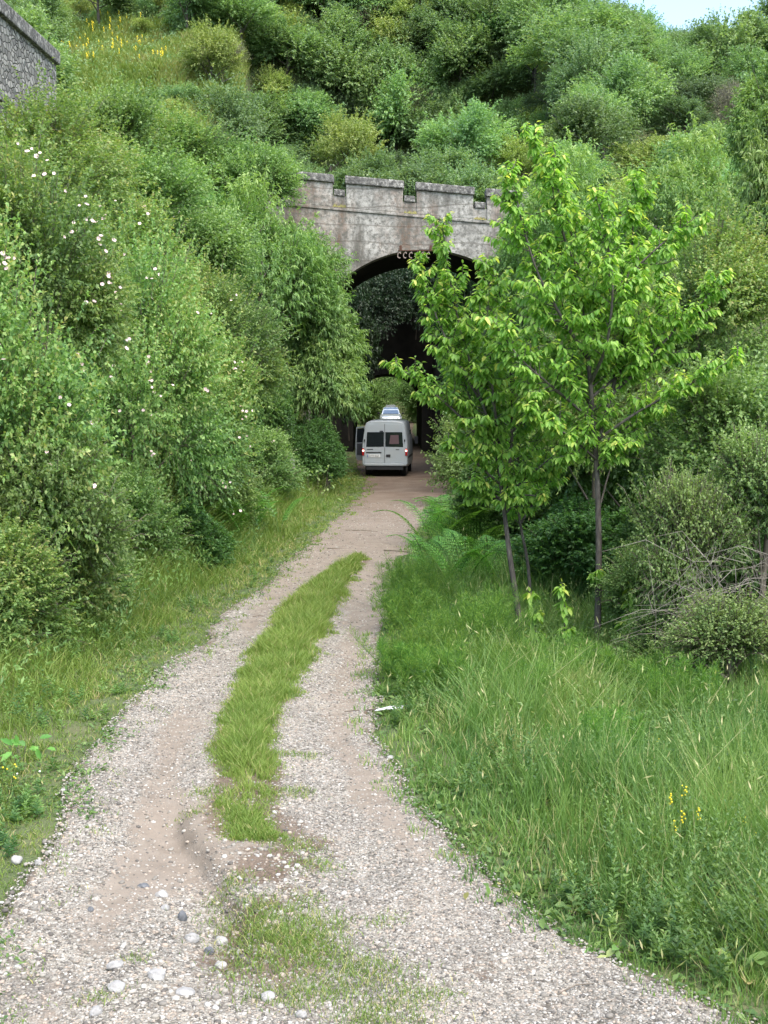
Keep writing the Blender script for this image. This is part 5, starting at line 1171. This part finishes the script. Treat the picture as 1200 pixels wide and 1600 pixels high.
# strip between the wheel tracks, fading into scattered tufts towards the camera
X, Y, th, tt = clump(56000, r, lambda X, Y: np.clip(.06+sst(-.02, .36, np.minimum(X-stripL(Y), stripR(Y)-X)), 0, 1)*np.where(vnoise(X*3.3, Y*2.2, 12) > np.where(Y < 12.5, .42, .2), 1, .3), lambda Y: stripL(Y)-.03, lambda Y: stripR(Y)+.03, SY0-.1, SY1+.3, 1.4, sp=.035)
n = len(X); ed = np.minimum(X-stripL(Y), stripR(Y)-X); h = (.025+.17*sst(-.02, .38, ed)*(.35+1.1*fbm(X*1.8, Y*1.3, 8)))*(.5+.6*th)*(.7+.5*r.random(n))*np.interp(Y, [9, 11, 14, 25], [.6, .8, 1.1, 1.35]); pt = fbm(X*1.2, Y*.8, 81)
dry = r.random(n) < .07+.12*(np.abs(ed) < .08); ti = np.where(dry, .85+.15*r.random(n), np.clip(.26+.30*pt+.3*(tt-.3)+.15*r.random(n), 0, .74)); k1 = blades(X, Y, track_z(X, Y)-.01, h, .0045+.003*r.random(n), .7, ti, 3)
tuf = [(a, b, c*.62) for a, b, c in [(430, 1555, 30), (370, 1375, 12), (430, 1440, 60), (455, 1490, 55), (410, 1460, 30), (490, 1355, 20), (460, 1325, 25), (520, 1440, 14), (510, 1545, 40), (590, 1520, 30), (640, 1560, 22), (560, 1500, 14), (600, 1440, 9), (350, 1390, 14), (480, 1400, 9), (380, 1420, 30), (560, 1590, 18), (330, 1240, 20), (300, 1270, 10), (610, 1595, 30), (690, 1560, 8), (455, 1240, 20), (470, 1180, 16), (160, 1560, 10), (215, 1500, 6), (500, 1500, 18), (455, 1465, 40), (480, 1470, 30), (400, 1510, 26)]]
XX, YY, HH = [], [], []
for (px, py, w) in tuf:
    g = G(px, py); m_ = int(w*26); sx = .16*math.sqrt(w/20); XX.append(g[0]+r.normal(size=m_)*sx); YY.append(g[1]+r.normal(size=m_)*sx*.8); HH.append(np.full(m_, .035+.0009*w))
X, Y, h = map(np.concatenate, (XX, YY, HH)); n = len(X); h = h*(.4+.9*r.random(n)); ti = np.where(r.random(n) < .18, .85+.1*r.random(n), .2+.4*r.random(n)); k2 = blades(X, Y, track_z(X, Y)-.005, h, .004+.002*r.random(n), .9, ti, 4)
grass_obj('grass', 'grass_y', [k1, k2], 'grass strip growing between the two wheel tracks')
# low broad leaves mixed into the verges
def cover_leaves(n, x0, x1, y0, y1, L_, hz, seed, label, mm='weed'):
    r = np.random.default_rng(seed); Y = y0+(y1-y0)*r.random(n)**1.5; X = x0(Y)+(x1(Y)-x0(Y))*r.random(n); k = fbm(X*1.1, Y*.9, seed) > .45; X, Y = X[k], Y[k]; n = len(X); per = 5
    X = np.repeat(X, per)+r.normal(size=n*per)*.06; Y = np.repeat(Y, per)+r.normal(size=n*per)*.06; n *= per; Z = ground_z(X, Y)+hz(X, Y)*r.random(n); PP = np.stack([X, Y, Z], -1); DD = unit(r.normal(size=(n, 3))*np.array([1, 1, .4])+np.array([0, 0, .35])); L2 = L_*(.5+.8*r.random(n))
    v, q, t = leaves(PP, DD, r.normal(size=(n, 3))*.4+np.array([0, 0, 1.]), L2, L2*.42, np.clip(.15+.5*r.random(n), 0, .8), sag=.15); o = link('ground_cover', np_mesh('ground_cover', v, q, M[mm], dict(tint=t))); tag(o, label, 'ground cover', kind='stuff')
cover_leaves(15000, lambda Y: roadR(Y)+.05, lambda Y: roadR(Y)+2+Y*.26, 6.5, 44, .075, lambda X, Y: .03+.42*sst(.3, 1.8, X-roadR(Y)), 5, 'small leafy weeds among the grass right of the track')
cover_leaves(11000, lambda Y: roadL(Y)-1.2-Y*.13, lambda Y: roadL(Y)+.2, 7, 52, .055, lambda X, Y: .03+.18*sst(.3, 1.8, roadL(Y)-X), 6, 'small leafy weeds among the grass left of the track')
# rough growth covering the banks, the embankment and the hill
def bank(n, xr, yr_, L_, hz, seed, mm, label, w=.3, ok=None):
    r = np.random.default_rng(seed); X = xr[0]+(xr[1]-xr[0])*r.random(n); Y = yr_[0]+(yr_[1]-yr_[0])*r.random(n); k = (X < roadL(Y)-1.2) | (X > roadR(Y)+1.2)
    if ok is not None: k &= ok(X, Y)
    X, Y = X[k], Y[k]; n = len(X); Z = terrain(X, Y); inc = (Y > TY0+.5) & (Y < TY1) & (X > -6) & (X < 6.9); Z = np.where(inc, np.maximum(Z, cover(X, Y)), Z); nn = fbm(X*.5, Y*.5, seed)
    PP = np.stack([X, Y, Z+hz*(.2+1.6*nn)*r.random(n)], -1); DD = unit(r.normal(size=(n, 3))+np.array([0, 0, 1.0])); L2 = L_*(.6+.7*r.random(n)); v, q, t = leaves(PP, DD, r.normal(size=(n, 3)), L2, L2*w, np.clip(nn*.7+.35*r.random(n)-.05, 0, 1)); o = link('undergrowth', np_mesh('undergrowth', v, q, M[mm], dict(tint=t))); tag(o, label, 'undergrowth', kind='stuff')
bank(170000, (-22, -3), (14, 60), .09, .5, 11, 'hedge', 'undergrowth covering the bank left of the track')
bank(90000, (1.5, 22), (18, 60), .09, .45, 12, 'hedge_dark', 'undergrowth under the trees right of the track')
bank(190000, (-42, 42), (60, 140), .24, 1.1, 13, 'wood_a', 'undergrowth covering the hillside between the trees', ok=lambda X, Y: (Y > 66) & (np.abs(X) < Y*.32+3))
bank(26000, (-12, 13), (84.5, 122), .16, .5, 15, 'wood_d', 'bright grass on the cutting beyond the tunnel')
# meadow with yellow flowers high on the left
n = 90000; X = -40+28*r.random(n); Y = 84+36*r.random(n); Z = terrain(X, Y); sp = [(x, y) for x, y in zip(X[:1], Y[:1])]
dd = np.stack([X, Y, Z-HEYE], -1); yy = dd@_f; px = 600+F*X/yy; py = 800-F*(dd@_u)/yy; k = (px > 80) & (px < 480) & (py < 215); X, Y, Z, px, py = [q[k] for q in (X, Y, Z, px, py)]; n = len(X)
grass_obj('grass', 'grass_y', [blades(X, Y, Z, .5+.5*r.random(n), .02+.015*r.random(n), .5, np.clip(.35+.4*fbm(X*.3, Y*.3, 6)+.2*r.random(n), 0, .95), 9)], 'tall yellowish grass on the open slope at the top left')
fx = [G_ for G_ in range(0)]
cand = np.flatnonzero((px > 90) & (px < 265) & (py > 25) & (py < 105)); cand = r.choice(cand, min(90, len(cand)), replace=False)
sp0 = None
for i in cand:
    if sp0 is None:
        w = MB().tube([(0, 0, 0), (.02, 0, .5), (0, .02, .95)], .012, 3, False); f = MB()
        for j in range(7): v0, f0 = ico(); f.add(v0*np.array([.04, .04, .045])+np.array([.03*sin(j*2.), .03*cos(j*2.), .62+.06*j]), f0)
        sp0 = (w.build('stem', M['wood_d'], None, fix=False), f.build('flowers', M['yellow'], None, fix=False)); ms, mf = sp0[0].data, sp0[1].data
        for q in sp0: bpy.data.objects.remove(q)
    o = empty('mullein', (X[i], Y[i], Z[i]-.05), 0, .8+.5*r.random()); tag(o, 'yellow flower spike among many on the open slope at the top left', 'wildflower', 'yellow flower spikes on the upper left slope'); link('stem', ms, o); link('flowers', mf, o)
print('faces', sum(len(o.data.polygons) for o in bpy.data.objects if o.type == 'MESH'))
